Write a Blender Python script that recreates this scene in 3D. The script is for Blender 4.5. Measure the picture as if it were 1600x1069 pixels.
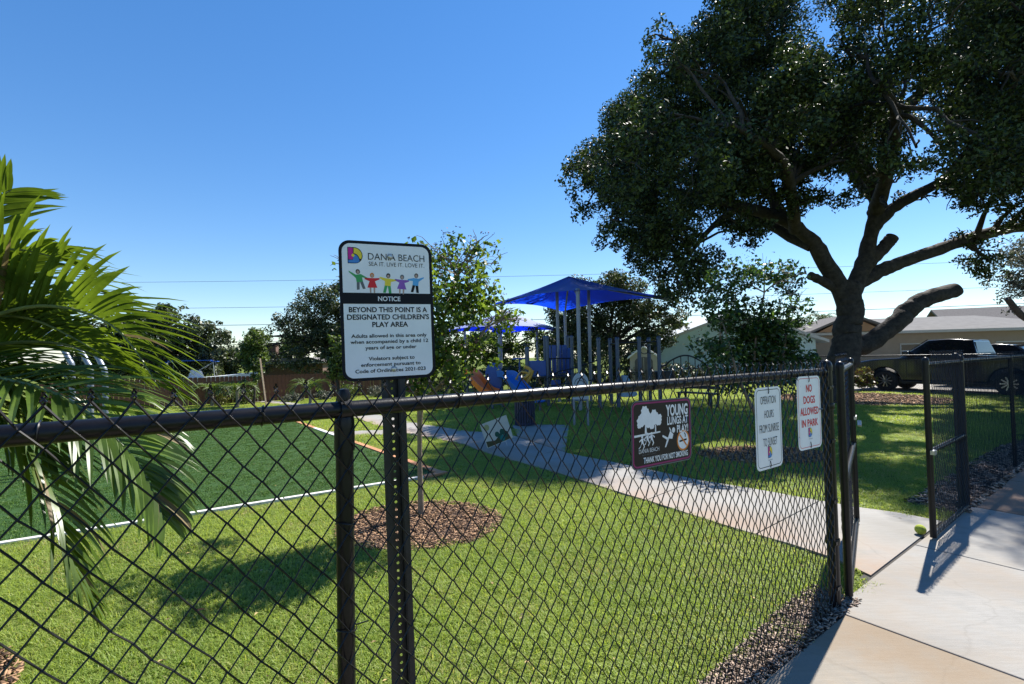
import bpy, bmesh, math, random
import numpy as np
from mathutils import Vector, Matrix, Euler, noise as mnoise
rnd = random.Random(11)
rng = np.random.default_rng(7)
R = math.radians
sc = bpy.context.scene
for o in list(bpy.data.objects): bpy.data.objects.remove(o)
COL = sc.collection

# ---------------------------------------------------------------- camera
cam_d = bpy.data.cameras.new('camera')
cam_d.sensor_width = 36; cam_d.lens = 17.0; cam_d.clip_start = .05; cam_d.clip_end = 3000
cam = bpy.data.objects.new('camera', cam_d); COL.objects.link(cam)
PITCH, ROLL, EYE = .0311, .02, 1.635
F0 = Vector((0, math.cos(PITCH), math.sin(PITCH))); U0 = Vector((0, -math.sin(PITCH), math.cos(PITCH))); R0 = Vector((1, 0, 0))
Rc = R0*math.cos(ROLL) - U0*math.sin(ROLL); Uc = R0*math.sin(ROLL) + U0*math.cos(ROLL)
m = Matrix((Rc, Uc, -F0)).transposed().to_4x4(); m.translation = (0, 0, EYE)
cam.matrix_world = m
sc.camera = cam

# ---------------------------------------------------------------- sky, sun, exposure
SUN_AZ, SUN_EL = R(44.0), R(51.5)          # azimuth measured clockwise from +Y
w = bpy.data.worlds.new('World'); sc.world = w; w.use_nodes = True
nt = w.node_tree; nt.nodes.clear()
out = nt.nodes.new('ShaderNodeOutputWorld'); bg = nt.nodes.new('ShaderNodeBackground')
sky = nt.nodes.new('ShaderNodeTexSky'); sky.sky_type = 'NISHITA'; sky.sun_disc = False
sky.sun_elevation = SUN_EL; sky.sun_rotation = SUN_AZ
sky.air_density = 1.0; sky.dust_density = .02; sky.ozone_density = 3.0; sky.altitude = 0
bg.inputs['Strength'].default_value = .122
# a band of low fair-weather cloud round the horizon
tc = nt.nodes.new('ShaderNodeTexCoord'); sep = nt.nodes.new('ShaderNodeSeparateXYZ')
mp = nt.nodes.new('ShaderNodeMapping'); mp.inputs['Scale'].default_value = (1, 1, 3.2); mp.inputs['Location'].default_value = (.37, .12, 0)
nz = nt.nodes.new('ShaderNodeTexNoise'); nz.inputs['Scale'].default_value = 9; nz.inputs['Detail'].default_value = 7; nz.inputs['Roughness'].default_value = .55
add = nt.nodes.new('ShaderNodeMath'); add.operation = 'MULTIPLY_ADD'; add.inputs[1].default_value = -5.2
rp = nt.nodes.new('ShaderNodeMapRange'); rp.inputs['From Min'].default_value = .36; rp.inputs['From Max'].default_value = .50; rp.inputs['To Max'].default_value = .62
mx = nt.nodes.new('ShaderNodeMixRGB'); mx.inputs[2].default_value = (3.8, 4.0, 4.2, 1)
nt.links.new(tc.outputs['Generated'], sep.inputs[0]); nt.links.new(tc.outputs['Generated'], mp.inputs[0]); nt.links.new(mp.outputs[0], nz.inputs['Vector'])
nt.links.new(sep.outputs['Z'], add.inputs[0]); nt.links.new(nz.outputs[0], add.inputs[2])
nt.links.new(add.outputs[0], rp.inputs['Value']); nt.links.new(rp.outputs[0], mx.inputs[0])
hs = nt.nodes.new('ShaderNodeHueSaturation'); hs.inputs['Saturation'].default_value = 1.42; hs.inputs['Hue'].default_value = .507; gm = nt.nodes.new('ShaderNodeGamma'); gm.inputs['Gamma'].default_value = .8; nt.links.new(sky.outputs[0], gm.inputs['Color']); nt.links.new(gm.outputs[0], hs.inputs['Color']); nt.links.new(hs.outputs[0], mx.inputs[1]); nt.links.new(mx.outputs[0], bg.inputs['Color']); nt.links.new(bg.outputs[0], out.inputs['Surface'])

sd = bpy.data.lights.new('sun', 'SUN'); sd.energy = 5.0; sd.angle = R(.53); sd.color = (1, .955, .88)
sun = bpy.data.objects.new('sun', sd); COL.objects.link(sun)
sdir = Vector((math.sin(SUN_AZ)*math.cos(SUN_EL), math.cos(SUN_AZ)*math.cos(SUN_EL), math.sin(SUN_EL)))
sun.rotation_euler = sdir.to_track_quat('Z', 'Y').to_euler(); sun.location = sdir*60
sc.render.engine = 'CYCLES'
vs = sc.view_settings; vs.view_transform = 'Standard'; vs.look = 'None'; vs.gamma = 1; vs.use_curve_mapping = False; vs.exposure = 1.05

# ---------------------------------------------------------------- helpers
def tag(o, label=None, cat=None, group=None, kind=None):
    if label: o['label'] = label
    if cat: o['category'] = cat
    if group: o['group'] = group
    if kind: o['kind'] = kind
    return o

def empty(name, loc=(0, 0, 0), rz=0, label=None, cat=None, group=None, parent=None):
    o = bpy.data.objects.new(name, None); COL.objects.link(o); o.location = loc; o.rotation_euler = (0, 0, rz); o.empty_display_size = .1
    if parent: o.parent = parent
    return tag(o, label, cat, group)

def link(name, me, parent=None):
    o = bpy.data.objects.new(name, me); COL.objects.link(o)
    if parent: o.parent = parent
    return o

class MB:
    """collects shapes; build() links them as one mesh object"""
    def __init__(s): s.v = []; s.f = []; s.mi = []; s.m = 0
    def quad(s, *p):
        b = len(s.v); s.v += [tuple(q) for q in p]; s.f.append(tuple(range(b, b+len(p)))); s.mi.append(s.m); return s
    def box(s, x0, x1, y0, y1, z0, z1):
        b = len(s.v)
        s.v += [(x0, y0, z0), (x1, y0, z0), (x1, y1, z0), (x0, y1, z0), (x0, y0, z1), (x1, y0, z1), (x1, y1, z1), (x0, y1, z1)]
        s.f += [(b+a, b+c, b+d, b+e) for a, c, d, e in ((3, 2, 1, 0), (4, 5, 6, 7), (0, 1, 5, 4), (1, 2, 6, 5), (2, 3, 7, 6), (3, 0, 4, 7))]; s.mi += [s.m]*6
        return s
    def bar(s, p, q, w, h):
        p = Vector(p); q = Vector(q); d = (q-p).normalized(); u = Vector((0, 0, 1)) if abs(d.z) < .95 else Vector((0, 1, 0))
        a = d.cross(u).normalized(); c = a.cross(d); b = len(s.v)
        for e in (p, q):
            for i, j in ((-1, -1), (1, -1), (1, 1), (-1, 1)): s.v.append(tuple(e+a*(i*w/2)+c*(j*h/2)))
        s.f += [(b+i, b+(i+1) % 4, b+4+(i+1) % 4, b+4+i) for i in range(4)]+[(b+3, b+2, b+1, b), (b+4, b+5, b+6, b+7)]; s.mi += [s.m]*6
        return s
    def tube(s, pts, r, n=8, caps=True):
        pts = [Vector(p) for p in pts]; rs = r if isinstance(r, (list, tuple)) else [r]*len(pts); b = len(s.v); a = None
        for i, p in enumerate(pts):
            d = (pts[min(i+1, len(pts)-1)]-pts[max(i-1, 0)])
            d = d.normalized() if d.length > 1e-9 else Vector((0, 0, 1))
            if a is None:
                a = d.cross(Vector((0, 0, 1)) if abs(d.z) < .9 else Vector((1, 0, 0))).normalized()
            else:
                a = a-d*a.dot(d); a = a.normalized() if a.length > 1e-6 else d.orthogonal().normalized()
            c = d.cross(a)
            for k in range(n):
                t = 2*math.pi*k/n; s.v.append(tuple(p+(a*math.cos(t)+c*math.sin(t))*rs[i]))
        for i in range(len(pts)-1):
            for k in range(n):
                k2 = (k+1) % n; s.f.append((b+i*n+k, b+i*n+k2, b+(i+1)*n+k2, b+(i+1)*n+k)); s.mi.append(s.m)
        if caps:
            s.f.append(tuple(b+k for k in reversed(range(n)))); e = b+(len(pts)-1)*n; s.f.append(tuple(e+k for k in range(n))); s.mi += [s.m]*2
        return s
    def lathe(s, prof, n=16, c=(0, 0, 0), axis='z'):
        b = len(s.v)
        for (r, h) in prof:
            for k in range(n):
                t = 2*math.pi*k/n; x, y = r*math.cos(t), r*math.sin(t)
                s.v.append((c[0]+x, c[1]+y, c[2]+h) if axis == 'z' else (c[0]+x, c[1]+h, c[2]+y))
        for i in range(len(prof)-1):
            for k in range(n):
                k2 = (k+1) % n; q = (b+i*n+k, b+i*n+k2, b+(i+1)*n+k2, b+(i+1)*n+k)
                s.f.append(q if axis == 'z' else q[::-1]); s.mi.append(s.m)
        return s
    def prism(s, poly, a0, a1, axis='y'):
        """poly of 2-D points extruded along axis from a0 to a1"""
        b = len(s.v); n = len(poly)
        for a in (a0, a1):
            for (p, q) in poly: s.v.append((p, a, q) if axis == 'y' else ((p, q, a) if axis == 'z' else (a, p, q)))
        s.f += [tuple(range(b, b+n)), tuple(reversed(range(b+n, b+2*n)))]
        s.f += [(b+(i+1) % n, b+i, b+n+i, b+n+(i+1) % n) for i in range(n)]; s.mi += [s.m]*(n+2)
        return s
    def build(s, name, mats, parent=None, smooth=False, bevel=0, fix=True):
        me = bpy.data.meshes.new(name); me.from_pydata(s.v, [], s.f)
        for mm in (mats if isinstance(mats, (list, tuple)) else [mats]): me.materials.append(mm)
        me.polygons.foreach_set('material_index', s.mi)
        if smooth: me.polygons.foreach_set('use_smooth', [True]*len(s.f))
        if fix and len(s.f) < 60000:
            bm = bmesh.new(); bm.from_mesh(me); bmesh.ops.recalc_face_normals(bm, faces=bm.faces); bm.to_mesh(me); bm.free()
        me.update()
        if smooth: me.set_sharp_from_angle(angle=R(42))
        o = link(name, me, parent)
        if bevel:
            bv = o.modifiers.new('bevel', 'BEVEL'); bv.width = bevel; bv.segments = 2; bv.limit_method = 'ANGLE'
        return o

def np_mesh(name, V, F, mat, parent=None):
    """quads from numpy arrays"""
    me = bpy.data.meshes.new(name); V = np.ascontiguousarray(V, dtype=np.float32); F = np.ascontiguousarray(F, dtype=np.int32)
    me.vertices.add(len(V)); me.vertices.foreach_set('co', V.ravel())
    me.loops.add(F.size); me.loops.foreach_set('vertex_index', F.ravel())
    me.polygons.add(len(F)); me.polygons.foreach_set('loop_start', np.arange(len(F), dtype=np.int32)*F.shape[1])
    me.update(calc_edges=True); me.materials.append(mat)
    return link(name, me, parent)

# ---------------------------------------------------------------- materials
def mat(name, col, rough=.6, metal=0, var=.15, scale=6, bump=0, bscale=40, spec=.5, trans=0, tcol=None, island=0, world=False, col2=None, detail=5, coat=0):
    m = bpy.data.materials.new(name); m.use_nodes = True; t = m.node_tree; n = t.nodes; b = n['Principled BSDF']
    b.inputs['Roughness'].default_value = rough; b.inputs['Metallic'].default_value = metal; b.inputs['Specular IOR Level'].default_value = spec
    if coat: b.inputs['Coat Weight'].default_value = coat; b.inputs['Coat Roughness'].default_value = .05
    c = n.new('ShaderNodeTexCoord'); geo = n.new('ShaderNodeNewGeometry')
    vec = geo.outputs['Position'] if world else c.outputs['Object']
    z = n.new('ShaderNodeTexNoise'); z.inputs['Scale'].default_value = scale; z.inputs['Detail'].default_value = detail; z.inputs['Roughness'].default_value = .62
    t.links.new(vec, z.inputs['Vector'])
    r = n.new('ShaderNodeValToRGB'); r.color_ramp.elements[0].position = .3; r.color_ramp.elements[1].position = .7
    lo = [max(0, x*(1-var)) for x in col]; hi = [min(1, x*(1+var)) for x in (col2 or col)]
    r.color_ramp.elements[0].color = (*lo, 1); r.color_ramp.elements[1].color = (*hi, 1)
    src = z.outputs[0]
    if island:
        a = n.new('ShaderNodeMix'); a.data_type = 'FLOAT'; a.inputs[0].default_value = island
        t.links.new(z.outputs[0], a.inputs[2]); t.links.new(geo.outputs['Random Per Island'], a.inputs[3]); src = a.outputs[0]
    t.links.new(src, r.inputs[0]); t.links.new(r.outputs[0], b.inputs['Base Color'])
    if bump:
        z2 = n.new('ShaderNodeTexNoise'); z2.inputs['Scale'].default_value = bscale; z2.inputs['Detail'].default_value = 6; t.links.new(vec, z2.inputs['Vector'])
        bp = n.new('ShaderNodeBump'); bp.inputs['Strength'].default_value = bump; bp.inputs['Distance'].default_value = .02
        t.links.new(z2.outputs[0], bp.inputs['Height']); t.links.new(bp.outputs[0], b.inputs['Normal'])
    if trans:
        tr = n.new('ShaderNodeBsdfTranslucent'); ms = n.new('ShaderNodeMixShader'); ms.inputs[0].default_value = trans
        if tcol:
            hm = n.new('ShaderNodeMixRGB'); hm.blend_type = 'MULTIPLY'; hm.inputs[0].default_value = 1; hm.inputs[2].default_value = (*tcol, 1)
            t.links.new(r.outputs[0], hm.inputs[1]); t.links.new(hm.outputs[0], tr.inputs[0])
        else: t.links.new(r.outputs[0], tr.inputs[0])
        t.links.new(b.outputs[0], ms.inputs[1]); t.links.new(tr.outputs[0], ms.inputs[2]); t.links.new(ms.outputs[0], n['Material Output'].inputs['Surface'])
    return m

BLACK = mat('black_vinyl', (.006, .006, .008), .32, spec=.28, var=.3, scale=30, bump=.05, bscale=200)
WIRE = mat('black_wire', (.006, .006, .007), .34, spec=.35, var=.2, scale=30)
STEEL = mat('zinc_steel', (.5, .5, .5), .35, .9, var=.15, scale=40)
GREYPIPE = mat('grey_pipe', (.2, .23, .28), .4, .3, var=.1, scale=5)
SIGNPOST = mat('sign_post_paint', (.018, .022, .028), .42, .3, var=.3, scale=25, bump=.08, bscale=120)
WHITEP = mat('sign_white', (.74, .76, .79), .38, var=.05, scale=9)
INK = mat('sign_black', (.008, .009, .014), .5, var=.1, spec=.15)
def ink(n, c): return mat('ink_'+n, c, .5, var=.06, scale=30, spec=.18)
IK = dict(red=ink('red', (.62, .03, .04)), green=ink('green', (.06, .33, .11)), yellow=ink('yellow', (.75, .6, .06)), blue=ink('blue', (.06, .22, .55)), lblue=ink('light_blue', (.1, .36, .68)),
          purple=ink('purple', (.24, .1, .42)), magenta=ink('magenta', (.5, .03, .26)), grey=ink('grey', (.13, .14, .15)), skin=ink('skin', (.42, .3, .25)), white=ink('white', (.72, .73, .76)),
          brown=ink('dark_brown', (.022, .016, .016)), maroon=ink('maroon', (.25, .03, .12)), orange=ink('orange', (.6, .2, .03)), dbrown=ink('hair', (.1, .08, .07)), black=INK)
BARK = mat('bark', (.038, .031, .026), .9, var=.6, scale=7, bump=1.0, bscale=16)
BARK2 = mat('pale_bark', (.2, .155, .115), .85, var=.3, scale=14, bump=.4, bscale=40)
LEAF_OAK = mat('oak_leaf', (.022, .038, .013), .52, var=.5, scale=1.2, trans=.15, tcol=(1.5, 1.6, .8), island=.75, spec=.3, col2=(.045, .066, .02))
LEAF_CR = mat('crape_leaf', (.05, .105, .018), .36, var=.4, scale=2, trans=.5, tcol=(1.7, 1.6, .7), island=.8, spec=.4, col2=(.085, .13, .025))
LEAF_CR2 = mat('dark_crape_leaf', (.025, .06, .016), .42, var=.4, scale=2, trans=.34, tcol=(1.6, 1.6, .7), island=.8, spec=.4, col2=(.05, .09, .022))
LEAF_A = mat('grey_green_leaf', (.035, .052, .022), .5, var=.4, scale=1, trans=.25, tcol=(1.5, 1.5, .8), island=.75, col2=(.06, .08, .034))
LEAF_B = mat('mid_green_leaf', (.05, .09, .02), .5, var=.4, scale=1, trans=.35, tcol=(1.5, 1.5, .7), island=.75, col2=(.085, .125, .03))
LEAF_C = mat('silver_leaf', (.1, .11, .075), .55, var=.35, scale=1, trans=.25, island=.7, col2=(.15, .16, .11))
CROTON = mat('croton_leaf', (.2, .06, .02), .45, var=.6, scale=3, trans=.3, island=.9, col2=(.14, .15, .02))
YLEAF = mat('yellow_shrub_leaf', (.16, .17, .03), .5, var=.4, scale=3, trans=.35, island=.9)
SEED = mat('seed_head', (.12, .045, .035), .7, var=.4, scale=20, island=.8)
PALM = mat('palm_leaflet', (.042, .09, .014), .34, var=.45, scale=3.0, trans=.34, tcol=(1.8, 1.6, .6), spec=.45, world=True, col2=(.085, .135, .02))
DRYPALM = mat('dry_palm_leaflet', (.2, .15, .07), .6, var=.3, scale=3, trans=.3, world=True)
LITTER = mat('leaf_litter', (.16, .09, .04), .7, var=.6, scale=3, island=.9, trans=.2, col2=(.28, .2, .08))
RACHIS = mat('palm_rachis', (.14, .17, .05), .45, var=.25, scale=6)
PTRUNK = mat('palm_trunk', (.2, .17, .13), .85, var=.3, scale=12, bump=.5)
MULCH = mat('mulch_chip', (.13, .064, .03), .9, var=.6, scale=10, island=.9, col2=(.26, .155, .085))
MULCHG = mat('weathered_mulch_chip', (.085, .056, .036), .9, var=.6, scale=10, island=.9, col2=(.25, .185, .14))
SOIL = mat('mulch_bed', (.1, .06, .04), .95, var=.5, scale=22, bump=.8, bscale=60, world=True)
WOODF = mat('fence_board', (.17, .068, .036), .8, var=.3, scale=5, bump=.2, bscale=30)
STAKE = mat('stake_wood', (.27, .2, .13), .85, var=.3, scale=12, bump=.3)
BLUEP = mat('blue_plastic', (.012, .075, .3), .35, var=.08)
BLUEC = mat('blue_canopy', (.006, .035, .36), .55, var=.12, scale=1.2, trans=.42, tcol=(1.0, 2.2, 2.6), bump=.1, bscale=60)
SHEENC = mat('canopy_top_sun_sheen', (.46, .52, .62), .6, var=.05, scale=2, trans=.55, tcol=(.35, .9, 2.0))  # pale colour paints the sun's sheen on the second canopy
ORANGEP = mat('orange_plastic', (.75, .16, .03), .35, var=.08)
YELLOWP = mat('yellow_plastic', (.62, .33, .05), .4, var=.1)
NAVYC = mat('navy_can', (.012, .022, .07), .4, var=.15)
DARKM = mat('dark_metal', (.015, .017, .022), .45, .2, var=.2)
PGPOST = mat('playground_post', (.06, .085, .13), .4, .2, var=.08)
TEAL = mat('teal_stucco', (.46, .62, .66), .85, var=.06, scale=3, bump=.15, bscale=60)
TRIMW = mat('white_trim', (.45, .47, .47), .6, var=.06)
BEIGE = mat('beige_stucco', (.3, .25, .2), .85, var=.07, scale=3, bump=.15, bscale=60)
PEACH = mat('peach_stucco', (.36, .22, .13), .85, var=.07, scale=3, bump=.15, bscale=60)
ROOFG = mat('grey_shingle', (.16, .15, .145), .95, spec=.05, var=.2, scale=14, bump=.3, bscale=24)
ROOFW = mat('pale_flat_roof', (.2, .195, .19), .95, spec=.04, var=.1, scale=3)
SHEDP = mat('shed_resin', (.4, .35, .28), .6, var=.08)
SHEDR = mat('shed_roof', (.72, .71, .68), .6, var=.06)
GLASSD = mat('dark_glass', (.01, .012, .015), .06, var=.1, spec=.45)
PAINT = mat('truck_paint', (.006, .007, .012), .22, .1, var=.1, coat=1)
RUBBER = mat('tyre_rubber', (.014, .014, .015), .8, var=.2, scale=20)
ALLOY = mat('alloy', (.6, .61, .63), .28, .9, var=.08)
CHROME = mat('chrome', (.7, .7, .72), .15, 1, var=.03)
BRICK = mat('brown_brick', (.13, .075, .05), .85, var=.3, scale=20)
BOATW = mat('boat_gelcoat', (.68, .7, .72), .35, var=.06)
BIMINI = mat('blue_bimini', (.02, .12, .5), .7, var=.1, trans=.2)
BALLM = mat('tennis_felt', (.36, .42, .05), .95, var=.15, scale=60, bump=.5, bscale=300)
PETAL = mat('orange_leaf', (.6, .13, .03), .6, var=.2)
UTIL = mat('utility_line', (.05, .05, .055), .6)
# ---------------------------------------------------------------- ground materials
def lawn_nodes(name, blades):
    m = bpy.data.materials.new(name); m.use_nodes = True; t = m.node_tree; n = t.nodes; b = n['Principled BSDF']
    g = n.new('ShaderNodeNewGeometry')
    def noise(s, d=4):
        z = n.new('ShaderNodeTexNoise'); z.inputs['Scale'].default_value = s; z.inputs['Detail'].default_value = d; t.links.new(g.outputs['Position'], z.inputs['Vector']); return z.outputs[0]
    def ramp(src, p0, c0, p1, c1):
        r = n.new('ShaderNodeValToRGB'); e = r.color_ramp.elements; e[0].position = p0; e[0].color = (*c0, 1); e[1].position = p1; e[1].color = (*c1, 1); t.links.new(src, r.inputs[0]); return r.outputs[0]
    def mix(f, a, c, fv=None):
        q = n.new('ShaderNodeMixRGB')
        if fv is not None: q.inputs[0].default_value = fv
        else: t.links.new(f, q.inputs[0])
        t.links.new(a, q.inputs[1]); t.links.new(c, q.inputs[2]); return q.outputs[0]
    if blades:
        base = ramp(noise(.55), .32, (.16, .25, .036), .7, (.36, .43, .095))
        oi = n.new('ShaderNodeObjectInfo')
        per = ramp(g.outputs['Random Per Island'], 0, (.15, .235, .038), 1, (.47, .55, .145))
        c = mix(None, base, per, .5)
        dry = ramp(g.outputs['Random Per Island'], .7, (0, 0, 0), .8, (1, 1, 1))
        drym = n.new('ShaderNodeRGB'); drym.outputs[0].default_value = (.42, .35, .18, 1)
        pat = ramp(noise(1.5, 6), .46, (.12, .12, .12), .66, (1, 1, 1))
        mu = n.new('ShaderNodeMath'); mu.operation = 'MULTIPLY'; t.links.new(dry, mu.inputs[0]); t.links.new(pat, mu.inputs[1])
        c = mix(mu.outputs[0], c, drym.outputs[0])
        b.inputs['Roughness'].default_value = .5; b.inputs['Specular IOR Level'].default_value = .35
        t.links.new(c, b.inputs['Base Color'])
        tr = n.new('ShaderNodeBsdfTranslucent'); ms = n.new('ShaderNodeMixShader'); ms.inputs[0].default_value = .5
        hm = n.new('ShaderNodeMixRGB'); hm.blend_type = 'MULTIPLY'; hm.inputs[0].default_value = 1; hm.inputs[2].default_value = (1.5, 1.45, .8, 1)
        t.links.new(c, hm.inputs[1]); t.links.new(hm.outputs[0], tr.inputs[0])
        t.links.new(b.outputs[0], ms.inputs[1]); t.links.new(tr.outputs[0], ms.inputs[2]); t.links.new(ms.outputs[0], n['Material Output'].inputs['Surface'])
    else:
        a = ramp(noise(.5), .35, (.09, .13, .022), .68, (.14, .18, .03))
        f = ramp(noise(38, 6), .35, (.035, .05, .012), .7, (.2, .23, .05))
        c = mix(None, a, f, .45); t.links.new(c, b.inputs['Base Color']); b.inputs['Roughness'].default_value = .95; b.inputs['Specular IOR Level'].default_value = .1
        bp = n.new('ShaderNodeBump'); bp.inputs['Strength'].default_value = .9; bp.inputs['Distance'].default_value = .05; t.links.new(noise(45, 6), bp.inputs['Height']); t.links.new(bp.outputs[0], b.inputs['Normal'])
    return m
LAWN = lawn_nodes('lawn_soil', False); BLADE = lawn_nodes('grass_blade', True)
TURF = mat('artificial_turf', (.03, .08, .01), .75, var=.35, scale=50, bump=.8, bscale=220, world=True, spec=.25)
TURFB = mat('turf_fibre', (.055, .13, .012), .5, var=.3, scale=.9, world=True, island=.8, col2=(.095, .18, .02), spec=.4, trans=.2)

def concrete(name, base, stain, amount, edge=False):
    m = bpy.data.materials.new(name); m.use_nodes = True; t = m.node_tree; n = t.nodes; b = n['Principled BSDF']
    g = n.new('ShaderNodeNewGeometry'); P = g.outputs['Position']
    def noise(s, d=5, sc3=None):
        z = n.new('ShaderNodeTexNoise'); z.inputs['Scale'].default_value = s; z.inputs['Detail'].default_value = d; z.inputs['Roughness'].default_value = .65
        if sc3:
            mpn = n.new('ShaderNodeMapping'); mpn.inputs['Scale'].default_value = sc3; mpn.inputs['Rotation'].default_value = (0, 0, .62); t.links.new(P, mpn.inputs[0]); t.links.new(mpn.outputs[0], z.inputs['Vector'])
        else: t.links.new(P, z.inputs['Vector'])
        return z.outputs[0]
    def ramp(src, p0, c0, p1, c1):
        r = n.new('ShaderNodeValToRGB'); e = r.color_ramp.elements; e[0].position = p0; e[0].color = (*c0, 1); e[1].position = p1; e[1].color = (*c1, 1); t.links.new(src, r.inputs[0]); return r.outputs[0]
    c = ramp(noise(3.2, 7), .3, [x*.8 for x in base], .7, [min(1, x*1.1) for x in base])
    # broom-finish streaks and grime
    st = ramp(noise(14, 6, (.5, 5, 1)), .42, (.62, .6, .57), .6, (1, 1, 1))
    q = n.new('ShaderNodeMixRGB'); q.blend_type = 'MULTIPLY'; q.inputs[0].default_value = .22; t.links.new(c, q.inputs[1]); t.links.new(st, q.inputs[2]); c = q.outputs[0]
    gr = ramp(noise(1.6, 9), .46, (1, 1, 1), .68, (.5, .48, .44))
    q = n.new('ShaderNodeMixRGB'); q.blend_type = 'MULTIPLY'; q.inputs[0].default_value = .6; t.links.new(c, q.inputs[1]); t.links.new(gr, q.inputs[2]); c = q.outputs[0]
    # hairline cracks
    vo = n.new('ShaderNodeTexVoronoi'); vo.feature = 'DISTANCE_TO_EDGE'; vo.inputs['Scale'].default_value = .55
    wz = n.new('ShaderNodeMixRGB'); wz.blend_type = 'ADD'; wz.inputs[0].default_value = .35; zz = n.new('ShaderNodeTexNoise'); zz.inputs['Scale'].default_value = 2.5; zz.inputs['Detail'].default_value = 6; t.links.new(P, zz.inputs['Vector'])
    t.links.new(P, wz.inputs[1]); t.links.new(zz.outputs['Color'], wz.inputs[2]); t.links.new(wz.outputs[0], vo.inputs['Vector'])
    ck = ramp(vo.outputs['Distance'], .0015, (.45, .43, .4), .005, (1, 1, 1))
    q = n.new('ShaderNodeMixRGB'); q.blend_type = 'MULTIPLY'; q.inputs[0].default_value = .2; t.links.new(c, q.inputs[1]); t.links.new(ck, q.inputs[2]); c = q.outputs[0]
    # rust-coloured sprinkler stain
    s = ramp(noise(1.6, 6), .5-.25*amount, (0, 0, 0), .72-.2*amount, (1, 1, 1))
    fac = s
    if edge:
        at = n.new('ShaderNodeAttribute'); at.attribute_name = 'edge'
        e = ramp(at.outputs['Fac'], .45, (0, 0, 0), 1, (1, 1, 1)); mu = n.new('ShaderNodeMath'); mu.operation = 'MULTIPLY'; t.links.new(s, mu.inputs[0]); t.links.new(e, mu.inputs[1]); fac = mu.outputs[0]
    mu = n.new('ShaderNodeMath'); mu.operation = 'MULTIPLY'; mu.inputs[1].default_value = min(1, amount*.85); t.links.new(fac, mu.inputs[0])
    q = n.new('ShaderNodeMixRGB'); q.inputs[2].default_value = (*stain, 1); t.links.new(mu.outputs[0], q.inputs[0]); t.links.new(c, q.inputs[1]); c = q.outputs[0]
    t.links.new(c, b.inputs['Base Color']); b.inputs['Roughness'].default_value = .85; b.inputs['Specular IOR Level'].default_value = .3
    bp = n.new('ShaderNodeBump'); bp.inputs['Strength'].default_value = .35; bp.inputs['Distance'].default_value = .006; t.links.new(noise(120, 4), bp.inputs['Height']); t.links.new(bp.outputs[0], b.inputs['Normal'])
    return m
CONC = concrete('pale_concrete', (.295, .285, .265), (.36, .27, .19), .3)
CONCS = concrete('rust_stained_concrete', (.27, .245, .205), (.25, .165, .09), .55)
CONCB = concrete('brown_stained_concrete', (.24, .18, .14), (.2, .12, .08), .9)
CONCP = concrete('path_concrete', (.31, .298, .275), (.32, .21, .14), .8, True)
CURBO = mat('rust_curb', (.45, .2, .095), .85, var=.25, scale=4, bump=.2, world=True)
CURBW = mat('white_curb', (.62, .6, .56), .8, var=.12, scale=6, world=True)

# ---------------------------------------------------------------- fence line frame
FP = Vector((-.46, 1.32, 0)); FD = Vector((.8081, .5891, 0)).normalized(); FN = Vector((-FD.y, FD.x, 0)); FA = math.atan2(FD.y, FD.x)
def fl(t, off=0, z=0): return FP+FD*t+FN*off+Vector((0, 0, z))

# ---------------------------------------------------------------- ground, path, turf
g = MB().quad((-400, -60, 0), (400, -60, 0), (400, 700, 0), (-400, 700, 0)).build('ground', LAWN); tag(g, kind='structure')

UP = [(-14.5, 23.5), (-9.2, 19.6), (-4.82, 15.1), (-3.76, 14.11), (-2.69, 12.57), (-2.23, 12.03), (-1.11, 10.85), (-.24, 10.3), (.04, 9.94), (.9, 8.09), (1.62, 7.22), (2.31, 6.28), (2.93, 5.7), (3.31, 5.27), (3.6, 4.98), (3.95, 4.74), (4.0, 4.585)]
LO = [(-13.7, 22.2), (-8.6, 18.3), (-4.3, 13.47), (-3.2, 11.7), (-2.21, 10.5), (-1.89, 10.17), (-.94, 9.18), (-.44, 8.23), (.09, 7.49), (.62, 6.76), (1.27, 5.71), (1.55, 5.3), (1.87, 4.75), (2.13, 4.37), (2.33, 4.1), (2.5, 3.8), (2.545, 3.52)]
def resample(P, n):
    P = [Vector((*p, 0)) for p in P]; L = [0]
    for a, b in zip(P, P[1:]): L.append(L[-1]+(b-a).length)
    out = []
    for i in range(n):
        s = L[-1]*i/(n-1); k = max(j for j in range(len(L)) if L[j] <= s+1e-9); k = min(k, len(P)-2)
        out.append(P[k].lerp(P[k+1], (s-L[k])/(L[k+1]-L[k])))
    return out
pth = empty('path'); tag(pth, kind='structure')
N = 80; U_ = resample(UP, N); L_ = resample(LO, N)
def slab_strip(name, ups, los, matl, parent, z=.018):
    me = bpy.data.meshes.new(name); v = []; f = []
    k = len(ups)
    for a, b in zip(ups, los): v += [(a.x, a.y, z), (b.x, b.y, z), (a.x, a.y, -.08), (b.x, b.y, -.08)]
    for i in range(k-1):
        a = 4*i; b = a+4
        f += [(a, a+1, b+1, b), (a+1, a+3, b+3, b+1), (a+2, a, b, b+2)]
    f += [(2, 3, 1, 0), (4*k-4, 4*k-3, 4*k-1, 4*k-2)]
    me.from_pydata(v, [], f); me.materials.append(matl)
    at = me.attributes.new('edge', 'FLOAT', 'POINT'); at.data.foreach_set('value', [0, 1, 0, 1]*k)
    return link(name, me, parent)
STEP = 4
for i in range(0, N-1, STEP):
    j = min(i+STEP, N-1)
    us = U_[i:j+1]; ls = L_[i:j+1]
    us = [us[0].lerp(us[1], .02)]+us[1:-1]+[us[-1].lerp(us[-2], .02)]; ls = [ls[0].lerp(ls[1], .02)]+ls[1:-1]+[ls[-1].lerp(ls[-2], .02)]
    slab_strip('slab', us, ls, CONCP, pth)
V2 = lambda *p: [Vector((*q, 0)) for q in p]
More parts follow.
